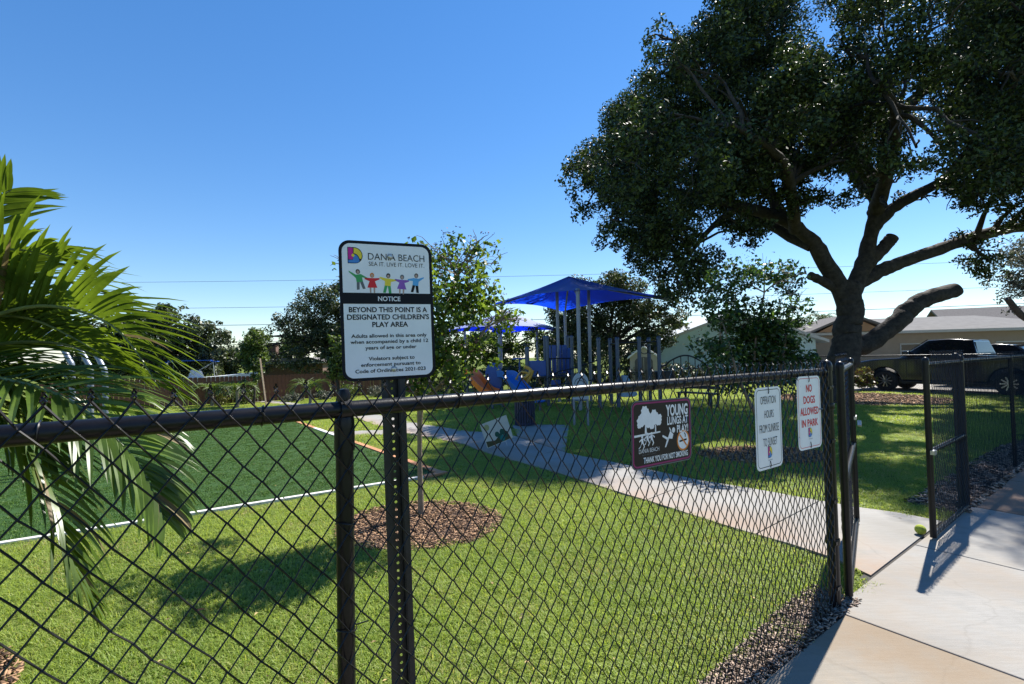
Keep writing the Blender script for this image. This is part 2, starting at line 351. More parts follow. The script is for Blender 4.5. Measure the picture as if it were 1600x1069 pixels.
# threshold slab of the path at the gate, the bin pad and the branch to the turf
slab_strip('slab', V2((-.05, 11.8), (1.3, 11.4)), V2((.08, 9.97), (.86, 8.25)), CONCP, pth, .016)
slab_strip('slab', V2((-4.4, 11.1), (-2.75, 11.3)), V2((-3.7, 10.35), (-2.4, 10.65)), CONC, pth, .014)

poly_fill = MB().quad(fl(3.5, -.05, .005), fl(5.7, -.05, .005), fl(5.7, .06, .005), fl(3.6, .06, .005)).build('joint_filler', mat('dark_joint', (.05, .045, .04), .95), pth)
# sidewalk on the street side of the fence
sw = empty('sidewalk'); tag(sw, kind='structure')
for k in range(-4, 9):
    t0 = 2.99+1.65*(k)+.006; t1 = 2.99+1.65*(k+1)-.006
    mt = {-1: CONCS, 0: CONC, 1: CONC, 2: CONCB, 3: CONCB, 4: CONCB}.get(k, CONCS)
    n0 = -.01 if 0 <= k <= 1 else -.085
    a, b, c, d = fl(t0, n0), fl(t1, n0), fl(t1, -1.95), fl(t0, -1.95)
    me = MB(); z = .02
    me.v = [(*p.xy, z) for p in (a, b, c, d)]+[(*p.xy, -.08) for p in (a, b, c, d)]
    me.f = [(0, 3, 2, 1), (0, 1, 5, 4), (1, 2, 6, 5), (2, 3, 7, 6), (3, 0, 4, 7)]; me.mi = [0]*5
    me.build('slab', mt, sw, bevel=.006)

# artificial turf field with kerbs
TA = Vector((-1.0, 6.85, 0)); TN = Vector((-3.74, -2.35, 0)).normalized(); TR = Vector((-4.59, 5.9, 0)).normalized()
TB = TA+TR*7.9
def poly_sheet(name, pts, z, m, parent=None):
    return MB().quad(*[(p.x, p.y, z) for p in pts]).build(name, m, parent)
tf = poly_sheet('turf_field', [TA, TB, TB+TN*16, TA+TN*16], .012, TURF); tag(tf, kind='structure')
def kerb(name, a, b, w, m, z=.03):
    a = Vector(a); b = Vector(b); d = (b-a).normalized(); s = Vector((-d.y, d.x, 0))*w/2
    q = MB(); q.v = [(*p.xy, z) for p in (a-s, b-s, b+s, a+s)]+[(*p.xy, -.05) for p in (a-s, b-s, b+s, a+s)]
    q.f = [(0, 1, 2, 3), (0, 4, 5, 1), (1, 5, 6, 2), (2, 6, 7, 3), (3, 7, 4, 0)]; q.mi = [0]*5
    return q.build(name, m, tf, bevel=.006)
for i in range(9):
    kerb('kerb', TA+TN*(.3+i*1.75), TA+TN*(.3+(i+1)*1.75-.01), .06, CURBW)
kerb('kerb', TA+TN*.295+TR*.0, TA+TR*.12+Vector((.1, 0, 0)), .1, CURBO, .032)
for i in range(4):
    kerb('kerb', TA+TR*(.1+i*1.1), TA+TR*(.1+(i+1)*1.1-.008), .1, CURBO)
kerb('kerb', TA+TR*4.51, TA+TR*6.2, .1, CURBW)
kerb('kerb', TA+TR*6.21, TA+TR*7.9, .1, CURBO)

# driveway beyond the far fence
dv = MB().quad((12.3, 20.6, .012), (22.5, 11.2, .012), (30, 19, .012), (17.5, 29, .012)).build('driveway', CONC); tag(dv, kind='structure')

# ---------------------------------------------------------------- lawn blades and mulch chips (uncountable)
def inside(poly, x, y):
    c = np.zeros(x.shape, bool); n = len(poly)
    for i in range(n):
        x0, y0 = poly[i][:2]; x1, y1 = poly[(i+1) % n][:2]
        with np.errstate(divide='ignore', invalid='ignore'):
            k = ((y0 > y) != (y1 > y)) & (x < (x1-x0)*(y-y0)/(y1-y0+1e-12)+x0)
        c ^= k
    return c
RINGS = [(-.95, 4.86, .78, .66), (3.95, 7.72, .95, .66), (-3.12, 2.32, .55, .5), (11.6, 16.4, 2.6, 2.4)]
PATHP = UP+LO[::-1]; PADP = [(-.05, 11.8), (1.3, 11.4), (.86, 8.25), (.08, 9.97)]; THRP = [(3.98, 4.72), (4.0, 4.57), (2.545, 3.51), (2.52, 3.78)]
BRP = [(-4.4, 11.1), (-2.75, 11.3), (-2.4, 10.65), (-3.7, 10.35)]
TURFP = [(p+TN*0).xy for p in (TA+TR*-.1, TB, TB+TN*16, TA+TN*16)]
DRP = [(12.3, 20.6), (22.5, 11.2), (30, 19), (17.5, 29)]
def tuft_collection(name, m, nb, half, h0, h1, wd, lean):
    c = bpy.data.collections.new(name)
    for v in range(4):
        r = np.random.default_rng(50+v+nb); V = []; F = []
        px = r.uniform(-half, half, nb); py = r.uniform(-half, half, nb); h = r.uniform(h0, h1, nb); a = r.uniform(0, 2*np.pi, nb); le = r.uniform(.15, 1, nb)*lean; tw = a+np.pi/2+r.uniform(-.5, .5, nb)
        w_ = r.uniform(.7, 1.2, nb)*wd
        for i in range(nb):
            sx, sy = math.cos(tw[i])*w_[i]/2, math.sin(tw[i])*w_[i]/2; b = len(V)
            for q, ww in ((0, 1), (.5, .85)):
                x = px[i]+math.cos(a[i])*le[i]*h[i]*q*q*1.2; y = py[i]+math.sin(a[i])*le[i]*h[i]*q*q*1.2; z = h[i]*(q-.25*le[i]*q*q)-.004
                V += [(x-sx*ww, y-sy*ww, z), (x+sx*ww, y+sy*ww, z)]
            q = 1; x = px[i]+math.cos(a[i])*le[i]*h[i]*1.2; y = py[i]+math.sin(a[i])*le[i]*h[i]*1.2; z = h[i]*(1-.35*le[i])-.004
            V.append((x, y, z)); F += [(b, b+1, b+3, b+2), (b+2, b+3, b+4)]
        me = bpy.data.meshes.new(name+'_tuft'); me.from_pydata(V, [], F); me.materials.append(m)
        c.objects.link(bpy.data.objects.new(name+'_tuft', me))
    return c
def scatter(name, pts, coll, smin, smax, label, cat):
    me = bpy.data.meshes.new(name); me.vertices.add(len(pts)); me.vertices.foreach_set('co', np.ascontiguousarray(pts, dtype=np.float32).ravel()); me.update()
    o = link(name, me); tag(o, label, cat, kind='stuff')
    ng = bpy.data.node_groups.new(name+'_nodes', 'GeometryNodeTree')
    ng.interface.new_socket('Geometry', in_out='INPUT', socket_type='NodeSocketGeometry'); ng.interface.new_socket('Geometry', in_out='OUTPUT', socket_type='NodeSocketGeometry')
    n = ng.nodes; gi = n.new('NodeGroupInput'); go = n.new('NodeGroupOutput'); ip = n.new('GeometryNodeInstanceOnPoints'); ci = n.new('GeometryNodeCollectionInfo')
    ci.inputs['Collection'].default_value = coll; ci.inputs['Separate Children'].default_value = True; ci.inputs['Reset Children'].default_value = True
    ip.inputs['Pick Instance'].default_value = True
    rv = n.new('FunctionNodeRandomValue'); rv.data_type = 'FLOAT_VECTOR'; rv.inputs['Min'].default_value = (-.06, -.06, 0); rv.inputs['Max'].default_value = (.06, .06, 6.283)
    rs = n.new('FunctionNodeRandomValue'); rs.data_type = 'FLOAT'; rs.inputs[2].default_value = smin; rs.inputs[3].default_value = smax
    L = ng.links; L.new(gi.outputs[0], ip.inputs['Points']); L.new(ci.outputs[0], ip.inputs['Instance']); L.new(rv.outputs['Value'], ip.inputs['Rotation']); L.new(rs.outputs[1], ip.inputs['Scale']); L.new(ip.outputs[0], go.inputs[0])
    md = o.modifiers.new('scatter', 'NODES'); md.node_group = ng
    return o
def grid_pts(x0, x1, y0, y1, step):
    xs, ys = np.meshgrid(np.arange(x0, x1, step), np.arange(y0, y1, step)); x = xs.ravel()+rng.uniform(-.5, .5, xs.size)*step; y = ys.ravel()+rng.uniform(-.5, .5, xs.size)*step
    return x, y
def grow(poly, e):
    c = np.mean(np.array([tuple(p[:2]) for p in poly]), axis=0); return [tuple(np.array(p[:2])+(np.array(p[:2])-c)/np.linalg.norm(np.array(p[:2])-c)*e) for p in poly]
def lawn_mask(x, y, e=.06):
    k = ~(inside(PATHP, x, y) | inside(grow(PADP, e), x, y) | inside(grow(THRP, .02), x, y) | inside(grow(BRP, e), x, y) | inside(TURFP, x, y) | inside(DRP, x, y))
    for dx, dy in ((e, 0), (-e, 0), (0, e), (0, -e)): k &= ~(inside(PATHP, x+dx, y+dy) | inside(TURFP, x+dx, y+dy))
    for cx, cy, rx, ry in RINGS: k &= ((x-cx)/rx)**2+((y-cy)/ry)**2 > 1.0+.12*np.sin(9*np.arctan2(y-cy, x-cx))
    off = (x-FP.x)*FN.x+(y-FP.y)*FN.y; t = (x-FP.x)*FD.x+(y-FP.y)*FD.y
    k &= off > .02; k &= ~((off < .12) & (t > 3.72) & (t < 5.5))
    strip = .03+.15*np.clip((t-1.2)/1.6, 0, 1)+.07*np.sin(t*7)+.05*np.sin(t*17)
    k &= ~((off < strip) & (t < 3.05) & (rng.uniform(0, 1, x.shape) < np.clip(1.25-off/np.maximum(strip, .01)*.75, 0, 1))); k &= ~((off < .42) & (t > 6.0))
    k &= np.abs(x) < 1.3*y+1.6
    return k
x1, y1 = grid_pts(-13, 14, 1.2, 9.5, .115); k = lawn_mask(x1, y1); near = np.stack([x1[k], y1[k], np.zeros(k.sum())], 1)
x2, y2 = grid_pts(-30, 34, 9.5, 24, .2); k = lawn_mask(x2, y2); far = np.stack([x2[k], y2[k], np.zeros(k.sum())], 1)
TUFT = tuft_collection('lawn', BLADE, 160, .1, .018, .05, .005, 1.3)
TUFT2 = tuft_collection('lawn_far', BLADE, 130, .16, .03, .065, .012, 1.0)
scatter('lawn_grass', near, TUFT, .8, 1.2, 'mown green lawn grass behind the chain link fence', 'grass')
scatter('lawn_grass', far, TUFT2, .85, 1.2, 'mown green grass of the far lawn round the playground', 'grass')
x3, y3 = grid_pts(-14, .5, 3.5, 14, .16); k = inside(TURFP, x3, y3) & inside(TURFP, x3+.07, y3) & inside(TURFP, x3, y3-.08) & inside(TURFP, x3+.05, y3+.06) & (np.abs(x3) < 1.3*y3+1.6)
TT = tuft_collection('turf', TURFB, 170, .1, .012, .024, .004, .6)
scatter('turf_pile', np.stack([x3[k], y3[k], np.full(k.sum(), .013)], 1), TT, .9, 1.1, 'short dark green pile of the artificial turf field', 'turf')

def chips(name, cx, cy, rx, ry, n, m, label, cat='mulch', sheet=True, fn=None, size=1):
    V = []; F = []
    r = np.random.default_rng(int(abs(cx*100)+n))
    pts = []
    while len(pts) < n:
        a = r.uniform(0, 2*math.pi); d = math.sqrt(r.uniform(0, 1))*1.05; p = (cx+math.cos(a)*rx*d, cy+math.sin(a)*ry*d) if fn is None else fn(r)
        pts.append(p)
    for (x, y) in pts:
        l = r.uniform(.015, .06)*size; wd = r.uniform(.005, .014)*size; th = r.uniform(.003, .007)*size
        e = Euler((r.uniform(-.5, .5), r.uniform(-.35, .35), r.uniform(0, 6.28))).to_matrix(); b = len(V); c = Vector((x, y, r.uniform(.008, .032)))
        for k in range(8):
            q = e @ Vector(((k & 1)*2-1, ((k >> 1) & 1)*2-1, (k >> 2)*2-1)) if False else e @ Vector((((k & 1)*2-1)*l/2, (((k >> 1) & 1)*2-1)*wd/2, ((k >> 2)*2-1)*th/2)); V.append(tuple(c+q))
        F += [(b, b+2, b+3, b+1), (b+4, b+5, b+7, b+6), (b, b+1, b+5, b+4), (b+2, b+6, b+7, b+3), (b, b+4, b+6, b+2), (b+1, b+3, b+7, b+5)]
    o = np_mesh(name, np.array(V), np.array(F), m); tag(o, label, cat, kind='stuff')
    if sheet:
        q = MB(); q.quad(*[(cx+math.cos(t)*rx*(1.02+.05*math.sin(5*t)), cy+math.sin(t)*ry*(1.02+.05*math.sin(5*t)), .006) for t in [2*math.pi*i/40 for i in range(40)]]).build('soil_bed', SOIL, o)
    return o
chips('mulch_ring', -.95, 4.86, .78, .66, 5200, MULCH, 'brown wood chip mulch ring round the staked young tree', size=.8)
chips('mulch_ring', 3.95, 7.72, .95, .66, 3200, MULCH, 'mulch ring under the shaded small tree beyond the path', size=1.3)
chips('mulch_ring', -3.12, 2.32, .55, .5, 2600, MULCH, 'mulch ring round the foot of the palm')
chips('mulch_ring', 11.6, 16.4, 2.6, 2.4, 4200, MULCH, 'wide mulch bed round the big oak trunk', size=2.2)
def fs(r):
    t = r.uniform(.6, 3.25); w_ = .04+.16*min(1, max(0, (t-1.2)/1.6)); p = fl(t, r.uniform(-.085, w_)); return (p.x, p.y)
o = chips('mulch_strip', 1, 2, 1, 1, 5200, MULCHG, 'weathered grey mulch strip along the foot of the fence', sheet=False, fn=fs, size=.65)
q = MB(); q.quad(fl(-4, -.09, .005), fl(3.3, -.09, .005), fl(3.3, .2, .005), fl(1.6, .06, .005), fl(-4, .04, .005)); q.build('soil_bed', SOIL, o)
def fs2(r): p = fl(r.uniform(6.0, 11), r.uniform(-.085, .42)); return (p.x, p.y)
o = chips('mulch_strip', 2, 2, 1, 1, 2600, MULCHG, 'shaded mulch strip along the fence right of the gate', sheet=False, fn=fs2, size=1.4)
q = MB(); q.quad(fl(6, -.09, .0055), fl(12, -.09, .0055), fl(12, .4, .0055), fl(6, .4, .0055)); q.build('soil_bed', SOIL, o)

# scattered fallen leaves on lawn and pavement (uncountable litter)
lv = MB()
for k in range(260):
    y = rnd.uniform(2.2, 8.5); x = rnd.uniform(-.9*y, 1.1*y); z = .035
    off_ = (x-FP.x)*FN.x+(y-FP.y)*FN.y
    if off_ < -.05:
        z = .026
        if rnd.random() < .75: continue
    elif off_ < .05: continue
    if inside(PATHP, np.array([x]), np.array([y]))[0]: z = .024
    a = rnd.uniform(0, 6.28); l = rnd.uniform(.008, .02); w_ = l*.5; ca, sa = math.cos(a), math.sin(a); b_ = rnd.uniform(0, .01)
    lv.quad((x-ca*l, y-sa*l, z), (x+sa*w_, y-ca*w_, z+b_), (x+ca*l, y+sa*l, z+b_*.4), (x-sa*w_, y+ca*w_, z+b_))
tag(lv.build('leaf_litter', LITTER, fix=False), 'small dry brown leaves scattered over lawn and pavement', 'leaves', kind='stuff')
# ---------------------------------------------------------------- chain-link fences and gates
DH, DV, ZB, NK = .0692, .0845, .035, 36
def wire_mesh(x0, x1, z0, z1, y, parent, n=4, r=.0028, jit=.0016, twist=True, dh=DH, dv=DV):
    """zigzag wires hooked into each other, with the twisted ends standing above the rail"""
    q = MB(); i0 = int(round(x0/(dh/2))); i1 = int(round(x1/(dh/2))); nk = int(round((z1-z0)/(dv/2))); nk += nk % 2
    J = {}
    for i in range(i0, i1):
        pts = []
        for k in range(nk+1):
            xi = i+(1 if (k+i) % 2 == 0 else 0); key = (xi, k)
            if key not in J: J[key] = (rnd.gauss(0, jit), rnd.gauss(0, jit*.6), rnd.gauss(0, jit))
            jx, jy, jz = J[key]; hook = .0026 if (k+i) % 2 == 0 else -.0026
            pts.append((xi*dh/2+jx-hook*.3, y+jy+hook, z0+k*dv/2+jz))
        q.tube(pts, r, n, caps=False)
        if twist:
            e = pts[-1]; s = 1 if (nk+i) % 2 == 0 else -1
            q.tube([e, (e[0]+s*.005, y-.006, e[2]+.008), (e[0]-s*.003, y+.006, e[2]+.017), (e[0]+s*.002, y, e[2]+.026)], r, n, caps=False)
    o = q.build('wire_mesh', WIRE, parent, smooth=True, fix=False); o['kind'] = 'stuff'; return o
def post(parent, x, y, r, h, dome=True, cap_r=None, z0=-.3):
    p = MB().tube([(x, y, z0), (x, y, h)], r, 20).build('post', BLACK, parent, smooth=True)
    c = cap_r or r*1.08
    if dome: MB().lathe([(c, -.03), (c*1.02, 0), (c*.98, .012), (c*.8, .028), (c*.45, .04), (.0, .044)], 20, (x, y, h)).build('post_cap', BLACK, p, smooth=True)
    return p
def rail(parent, a, b, r, name='top_rail'): return MB().tube([a, b], r, 20).build(name, BLACK, parent, smooth=True)

fence = empty('chain_link_fence', FP, FA, 'black chain link fence with round top rail in the foreground', 'fence')
rail(fence, (-3.2, 0, 1.502), (3.02, 0, 1.502), .0222)
for x in (0, -3.05):
    p = MB().tube([(x, 0, -.3), (x, 0, 1.478)], .0232, 20).build('post', BLACK, fence, smooth=True)
    cp = MB().lathe([(.0268, -.06), (.0268, 0), (.0262, .02), (.024, .03)], 20, (x, 0, 1.452))      # loop cap round the rail
    cp.tube([(x-.014+.0, 0, 1.502), (x+.014, 0, 1.502)], .029, 18)
    cp.lathe([(.016, 0), (.017, .022), (.012, .034), (0, .036)], 14, (x, 0, 1.523)); cp.build('loop_cap', BLACK, p, smooth=True)
    for z in (.2, .62, .92, 1.2):
        MB().tube([(x+.026*math.cos(a), .026*math.sin(a)-.004, z+.004*math.sin(2*a)) for a in [2*math.pi*k/12 for k in range(13)]]+[(x+.05, -.028, z+.012)], .002, 5).build('tie_wire', WIRE, p, smooth=True)
for x in (-.6, -.2, .35, .82, 1.3, 1.75, 2.1, 2.55):
    MB().tube([(x+.0247*math.cos(a), .0247*math.sin(a), 0) if False else (x+.002*math.sin(a), .0247*math.cos(a), 1.502+.0247*math.sin(a)) for a in [2*math.pi*k/12 for k in range(13)]], .002, 5).build('tie_wire', WIRE, fence, smooth=True)
tp = post(fence, 3.075, 0, .034, 1.535)
for z in (.14, .42, .68, 1.06, 1.4):
    MB().lathe([(.0365, -.011), (.0375, -.009), (.0375, .009), (.0365, .011)], 20, (3.075, 0, z)).bar((3.03, -.03, z), (3.055, -.03, z), .014, .02).build('brace_band', BLACK, tp, smooth=True)
MB().box(3.027, 3.032, -.031, -.019, .06, 1.52).build('tension_bar', BLACK, fence)
MB().lathe([(.028, 0), (.028, .05)], 16, (0, 0, 0)).build('rail_end', BLACK, tp, smooth=True).matrix_local = Matrix.Translation((3.0, 0, 1.502)) @ Matrix.Rotation(R(90), 4, 'Y')
wire_mesh(-3.1, 3.03, ZB, 1.54, -.0275, fence)
# hinges for the open leaf
for z in (.42, 1.28):
    h = MB().lathe([(.039, -.02), (.041, -.016), (.041, .016), (.039, .02)], 20, (3.075, 0, z)).bar((3.11, .0, z), (3.155, .02, z), .022, .03)
    h.build('hinge', BLACK, tp, smooth=True); MB().lathe([(.009, 0), (.009, .07), (.006, .076), (0, .076)], 10, (3.128, .008, z-.028)).build('hinge_pin', STEEL, tp, smooth=True)

def gate_leaf(name, hinge, free, label, z0=.06, z1=1.5, mid=.76):
    hinge = Vector((*hinge, 0)); free = Vector((*free, 0)); d = free-hinge; L = d.length
    g = empty(name, hinge, math.atan2(d.y, d.x), label, 'gate')
    for x in (0, L):
        p = MB().tube([(x, 0, z0-.02), (x, 0, z1+.035)], .0235, 18).build('gate_post', BLACK, g, smooth=True)
        MB().lathe([(.026, -.02), (.0265, 0), (.024, .014), (.014, .026), (0, .03)], 16, (x, 0, z1+.035)).build('post_cap', BLACK, p, smooth=True)
    for z, nm in ((z0, 'bottom_rail'), (mid, 'middle_rail'), (z1, 'top_rail')): rail(g, (0, 0, z), (L, 0, z), .0205, nm)
    return g, L
gl, L = gate_leaf('gate', (2.165, 3.205), (3.185, 4.565), 'narrow looking open gate leaf seen edge on beside the terminal post')
wire_mesh(.03, L-.03, .07, 1.53, .0255, gl)
MB().bar((L-.03, -.02, 1.0), (L+.13, -.02, 1.0), .02, .03).bar((L+.02, -.05, .955), (L+.11, -.05, .93), .03, .045).build('latch', STEEL, gl)
gr, L = gate_leaf('gate', (4.52, 4.885), (3.53, 4.14), 'closed gate leaf with middle rail standing on the pale pavement')
wire_mesh(.03, L-.03, .07, 1.53, .0255, gr, r=.0021)
MB().bar((L-.02, .03, .76), (L+.05, .03, .76), .03, .035).build('latch', STEEL, gr)

rf = empty('chain_link_fence', fl(6.2), FA, 'black chain link fence running right from the closed gate leaf', 'fence')
post(rf, 0, 0, .034, 1.545); post(rf, 2.75, 0, .0235, 1.5); post(rf, 5.5, 0, .0235, 1.5)
rail(rf, (0, 0, 1.502), (5.9, 0, 1.502), .0215); wire_mesh(.03, 5.9, ZB, 1.54, -.0275, rf, n=3, r=.002)
for z in (.4, 1.2): MB().lathe([(.039, -.02), (.041, -.016), (.041, .016), (.039, .02)], 16, (0, 0, z)).bar((-.03, 0, z), (-.075, -.01, z), .022, .03).build('hinge', BLACK, rf, smooth=True)

# far boundary fence in front of the truck
fa = Vector((9.9, 19.2, 0)); fb = Vector((20.2, 9.0, 0)); d = fb-fa; L = d.length
ff = empty('chain_link_fence', fa, math.atan2(d.y, d.x), 'far black chain link fence between the lawn and the dark truck', 'fence')
for k in range(6): post(ff, k*L/5, 0, .03, 1.46)
rail(ff, (0, 0, 1.43), (L, 0, 1.43), .021); wire_mesh(0, L, ZB, 1.45, -.025, ff, n=3, r=.0016, jit=.001, twist=False)
ys = empty('yard_sign', tuple(fa+d*.5385+Vector((-.03, -.03, .60))), math.atan2(d.y, d.x), 'small yellow notice on the far fence before the truck', 'sign')
MB().box(-.2, .2, -.012, -.006, 0, .5).build('panel', mat('yellow_notice', (.5, .42, .1), .5), ys)
q = MB(); q.box(-.03, .03, -.0145, -.0135, .26, .45).box(-.09, -.05, -.0145, -.0135, .3, .42).box(.05, .09, -.0145, -.0135, .3, .42).box(-.13, .13, -.0145, -.0135, .14, .18).box(-.11, .11, -.0145, -.0135, .06, .1); q.build('print', INK, ys)

# ---------------------------------------------------------------- lettering and signs
def text_fit(body, parent, u0, u1, zc, h, m, y=-.0022, bold=0.0, name='lettering'):
    """text lying on a sign face (local x right, z up, facing -y), fitted to a width and cap height"""
    cu = bpy.data.curves.new('t', 'FONT'); cu.body = body; cu.size = 1; cu.offset = bold; cu.resolution_u = 3
    ob = bpy.data.objects.new('t', cu); COL.objects.link(ob); bpy.context.view_layer.update()
    me = bpy.data.meshes.new_from_object(ob.evaluated_get(bpy.context.evaluated_depsgraph_get())); bpy.data.objects.remove(ob); bpy.data.curves.remove(cu)
    n = len(me.vertices); co = np.zeros(n*3); me.vertices.foreach_get('co', co); co = co.reshape(-1, 3)
    x0, x1 = co[:, 0].min(), co[:, 0].max(); CAP = .73
    X = (co[:, 0]-x0)/(x1-x0)*(u1-u0)+u0; Z = (co[:, 1]-CAP/2)/CAP*h+zc
    me.vertices.foreach_set('co', np.stack([X, np.full(n, y), Z], 1).ravel()); me.materials.clear(); me.materials.append(m); me.name = name; me.update()
    return link(name, me, parent)
def rrect(w, h, r, n=7, cx=0, cz=0):
    P = []
    for sx, sz, a0 in ((1, -1, -90), (1, 1, 0), (-1, 1, 90), (-1, -1, 180)):
        for k in range(n+1):
            a = R(a0+90*k/n); P.append((cx+sx*(w/2-r)+r*math.cos(a), cz+sz*(h/2-r)+r*math.sin(a)))
    return P
def flat(q, poly, y=-.0016):
    q.quad(*[(p[0], y, p[1]) for p in poly])
def ring(q, o, i, y):
    n = len(o)
    for k in range(n): a, b = k, (k+1) % n; q.quad((o[a][0], y, o[a][1]), (o[b][0], y, o[b][1]), (i[b][0], y, i[b][1]), (i[a][0], y, i[a][1]))
def arc(cx, cz, r, a0, a1, n=10): return [(cx+r*math.cos(R(a0+(a1-a0)*k/n)), cz+r*math.sin(R(a0+(a1-a0)*k/n))) for k in range(n+1)]
def logo(parent, x, z, w, h, y=-.002):
    """round-backed D emblem: dark outline, magenta bar, yellow upper bow, blue lower part"""
    q = MB(); T = lambda P: [(x+p[0]*w, z+p[1]*h) for p in P]
    D_ = [(0, 0), (0, 1), (.45, 1)]+[(.45+.55*math.cos(R(a)), .5+.5*math.sin(R(a))) for a in range(85, -90, -8)]+[(.45, 0)]
    q.m = 0; flat(q, T(D_), y)
    q.m = 1; flat(q, T([(.04, .25), (.04, .96), (.36, .96), (.36, .25)]), y-.0003)
    q.m = 2; flat(q, T([(.41, .96)]+[(.45+.5*math.cos(R(a)), .5+.455*math.sin(R(a))) for a in range(85, -35, -8)]+[(.8, .3), (.7, .5), (.56, .6), (.41, .63)]), y-.0003)
    q.m = 3; flat(q, T([(.04, .04), (.04, .21), (.36, .23), (.4, .56), (.54, .55), (.66, .46), (.76, .28), (.79, .13), (.62, .05), (.45, .04)]), y-.0004)
    q.m = 2; flat(q, T(arc(.36, .5, .1, 0, 360, 12)), y-.0006)
    return q.build('emblem', [INK, IK['magenta'], IK['yellow'], IK['blue']], parent, fix=False)
def plate(parent, w, h, r, m, name='panel', t=.002):
    return MB().prism(rrect(w, h, r), -.001, t-.001).build(name, m, parent)

# --- tall notice sign on a perforated channel post, leaning a little
root = empty('notice_sign', (-.378, 1.655, 0), R(25), 'white children\'s play area notice on a dark perforated post', 'sign')
root.rotation_euler = Euler((0, R(-1.3), R(25)), 'XYZ')
u = MB(); cell = .0254; hw = .017
for k in range(-8, 79):
    z = k*cell; c = z+cell/2; hole = [(hw*0+.0048*math.cos(R(45*i+22.5)), c+.0048*math.sin(R(45*i+22.5))) for i in range(8)]
    sq = [(hw, c+.003), (hw, z+cell), (-.003, z+cell), (-hw, c+.003), (-hw, c-.003), (-hw, z), (.003, z), (hw, c-.003)]
    sq = [(hw, c), (hw, z+cell), (0, z+cell), (-hw, z+cell), (-hw, c), (-hw, z), (0, z), (hw, z)]
    hole = [(.0048*math.cos(R(45*i)), c+.0048*math.sin(R(45*i))) for i in range(8)]
    for i in range(8):
        j = (i+1) % 8
        u.quad((sq[i][0], .0, sq[i][1]), (sq[j][0], .0, sq[j][1]), (hole[j][0], .0, hole[j][1]), (hole[i][0], .0, hole[i][1]))
for s in (-1, 1):
    u.bar((s*.0185, -.014, -.2), (s*.0185, -.014, 2.08), .003, .03) if False else u.box(min(s*.017, s*.0205), max(s*.017, s*.0205), -.026, .0025, -.2, 1.98)
    u.box(min(s*.0205, s*.039), max(s*.0205, s*.039), -.029, -.0255, -.2, 1.98)
u.build('post', SIGNPOST, root)
W, H = .305, .457
pan = plate(root, W, H, .035, INK); pan.location = (-.008, -.034, 1.798)
q = MB(); flat(q, rrect(W-.02, H-.02, .027), -.0013); q.build('face', WHITEP, pan)
def U(u): return (u-.5)*W
def Vv(v): return (.5-v)*H
q = MB(); flat(q, [(-W/2+.004, Vv(.452)), (W/2-.004, Vv(.452)), (W/2-.004, Vv(.373)), (-W/2+.004, Vv(.373))], -.0016); q.build('band', INK, pan)
logo(pan, U(.09), Vv(.165), .047, .053, -.0017)
text_fit('DANIA BEACH', pan, U(.30), U(.915), Vv(.108), .0235, INK, bold=-.004)
text_fit('SEA IT. LIVE IT. LOVE IT.', pan, U(.305), U(.91), Vv(.162), .0145, INK, bold=-.004)
text_fit('NOTICE', pan, U(.39), U(.63), Vv(.413), .0155, IK['white'], bold=.02)
for body, a, b, v, h, bd in (('BEYOND THIS POINT IS A', .085, .925, .492, .0172, .022), ('DESIGNATED CHILDREN\'S', .065, .945, .545, .0172, .022), ('PLAY AREA', .32, .705, .599, .0172, .022),
    ('Adults allowed in this area only', .10, .91, .68, .012, .018), ('when accompanied by a child 12', .09, .925, .722, .012, .018), ('years of age or under', .24, .79, .765, .012, .018),
    ('Violators subject to', .27, .765, .843, .012, .018), ('enforcement pursuant to', .19, .83, .886, .012, .018), ('Code of Ordinances 2021-023', .13, .885, .93, .012, .018)):
    text_fit(body, pan, U(a), U(b), Vv(v), h, INK, bold=bd)
def kid(cx, top, shirt, lower, hair, skirt=False, tilt=0, arm=0):
    """paper-cut child with outstretched arms; unit is the figure height"""
    q = MB(); Hh = .066; mats = [shirt, lower, IK['skin'], hair]
    def P(a, b): x, z = a*Hh, -b*Hh; c, s = math.cos(tilt), math.sin(tilt); return (cx+x*c-z*s, top+x*s+z*c)
    y = -.0017
    q.m = 3; flat(q, [P(.105*math.cos(R(t)), .12+.125*math.sin(R(t))) for t in range(0, 360, 24)], y)
    q.m = 2; flat(q, [P(.065*math.cos(R(t)), .145+.08*math.sin(R(t))) for t in range(0, 360, 24)], y-.0003)
    q.m = 0
    if skirt: flat(q, [P(-.36, .25-arm), P(-.12, .26), P(.12, .26), P(.36, .25+arm), P(.36, .32+arm), P(.13, .42), P(.24, .74), P(-.24, .74), P(-.13, .42), P(-.36, .32-arm)], y)
    else: flat(q, [P(-.42, .22-arm), P(-.12, .26), P(.12, .26), P(.4, .28+arm), P(.4, .34+arm), P(.15, .42), P(.15, .64), P(-.15, .64), P(-.15, .42), P(-.42, .29-arm)], y)
    q.m = 2 if skirt else 1
    for s in (-1, 1):
        if skirt: flat(q, [P(s*.05, .74), P(s*.14, .74), P(s*.12, 1.0), P(s*.06, 1.0)], y-.0001)
        else: flat(q, [P(s*.005, .635), P(s*.15, .635), P(s*.21, 1.0), P(s*.08, 1.0)], y-.0001)
    q.build('printed_figure', mats, pan, fix=False)
kid(U(.185), Vv(.205), IK['green'], IK['grey'], IK['dbrown'], tilt=R(9), arm=.2)
kid(U(.335), Vv(.228), IK['red'], IK['skin'], IK['orange'], skirt=True, arm=0)
kid(U(.51), Vv(.228), IK['yellow'], IK['green'], IK['black'], tilt=R(-5), arm=0)
kid(U(.66), Vv(.235), IK['purple'], IK['skin'], IK['grey'], skirt=True, tilt=R(-4))
kid(U(.82), Vv(.222), IK['lblue'], IK['black'], IK['dbrown'], tilt=R(-7), arm=-.14)
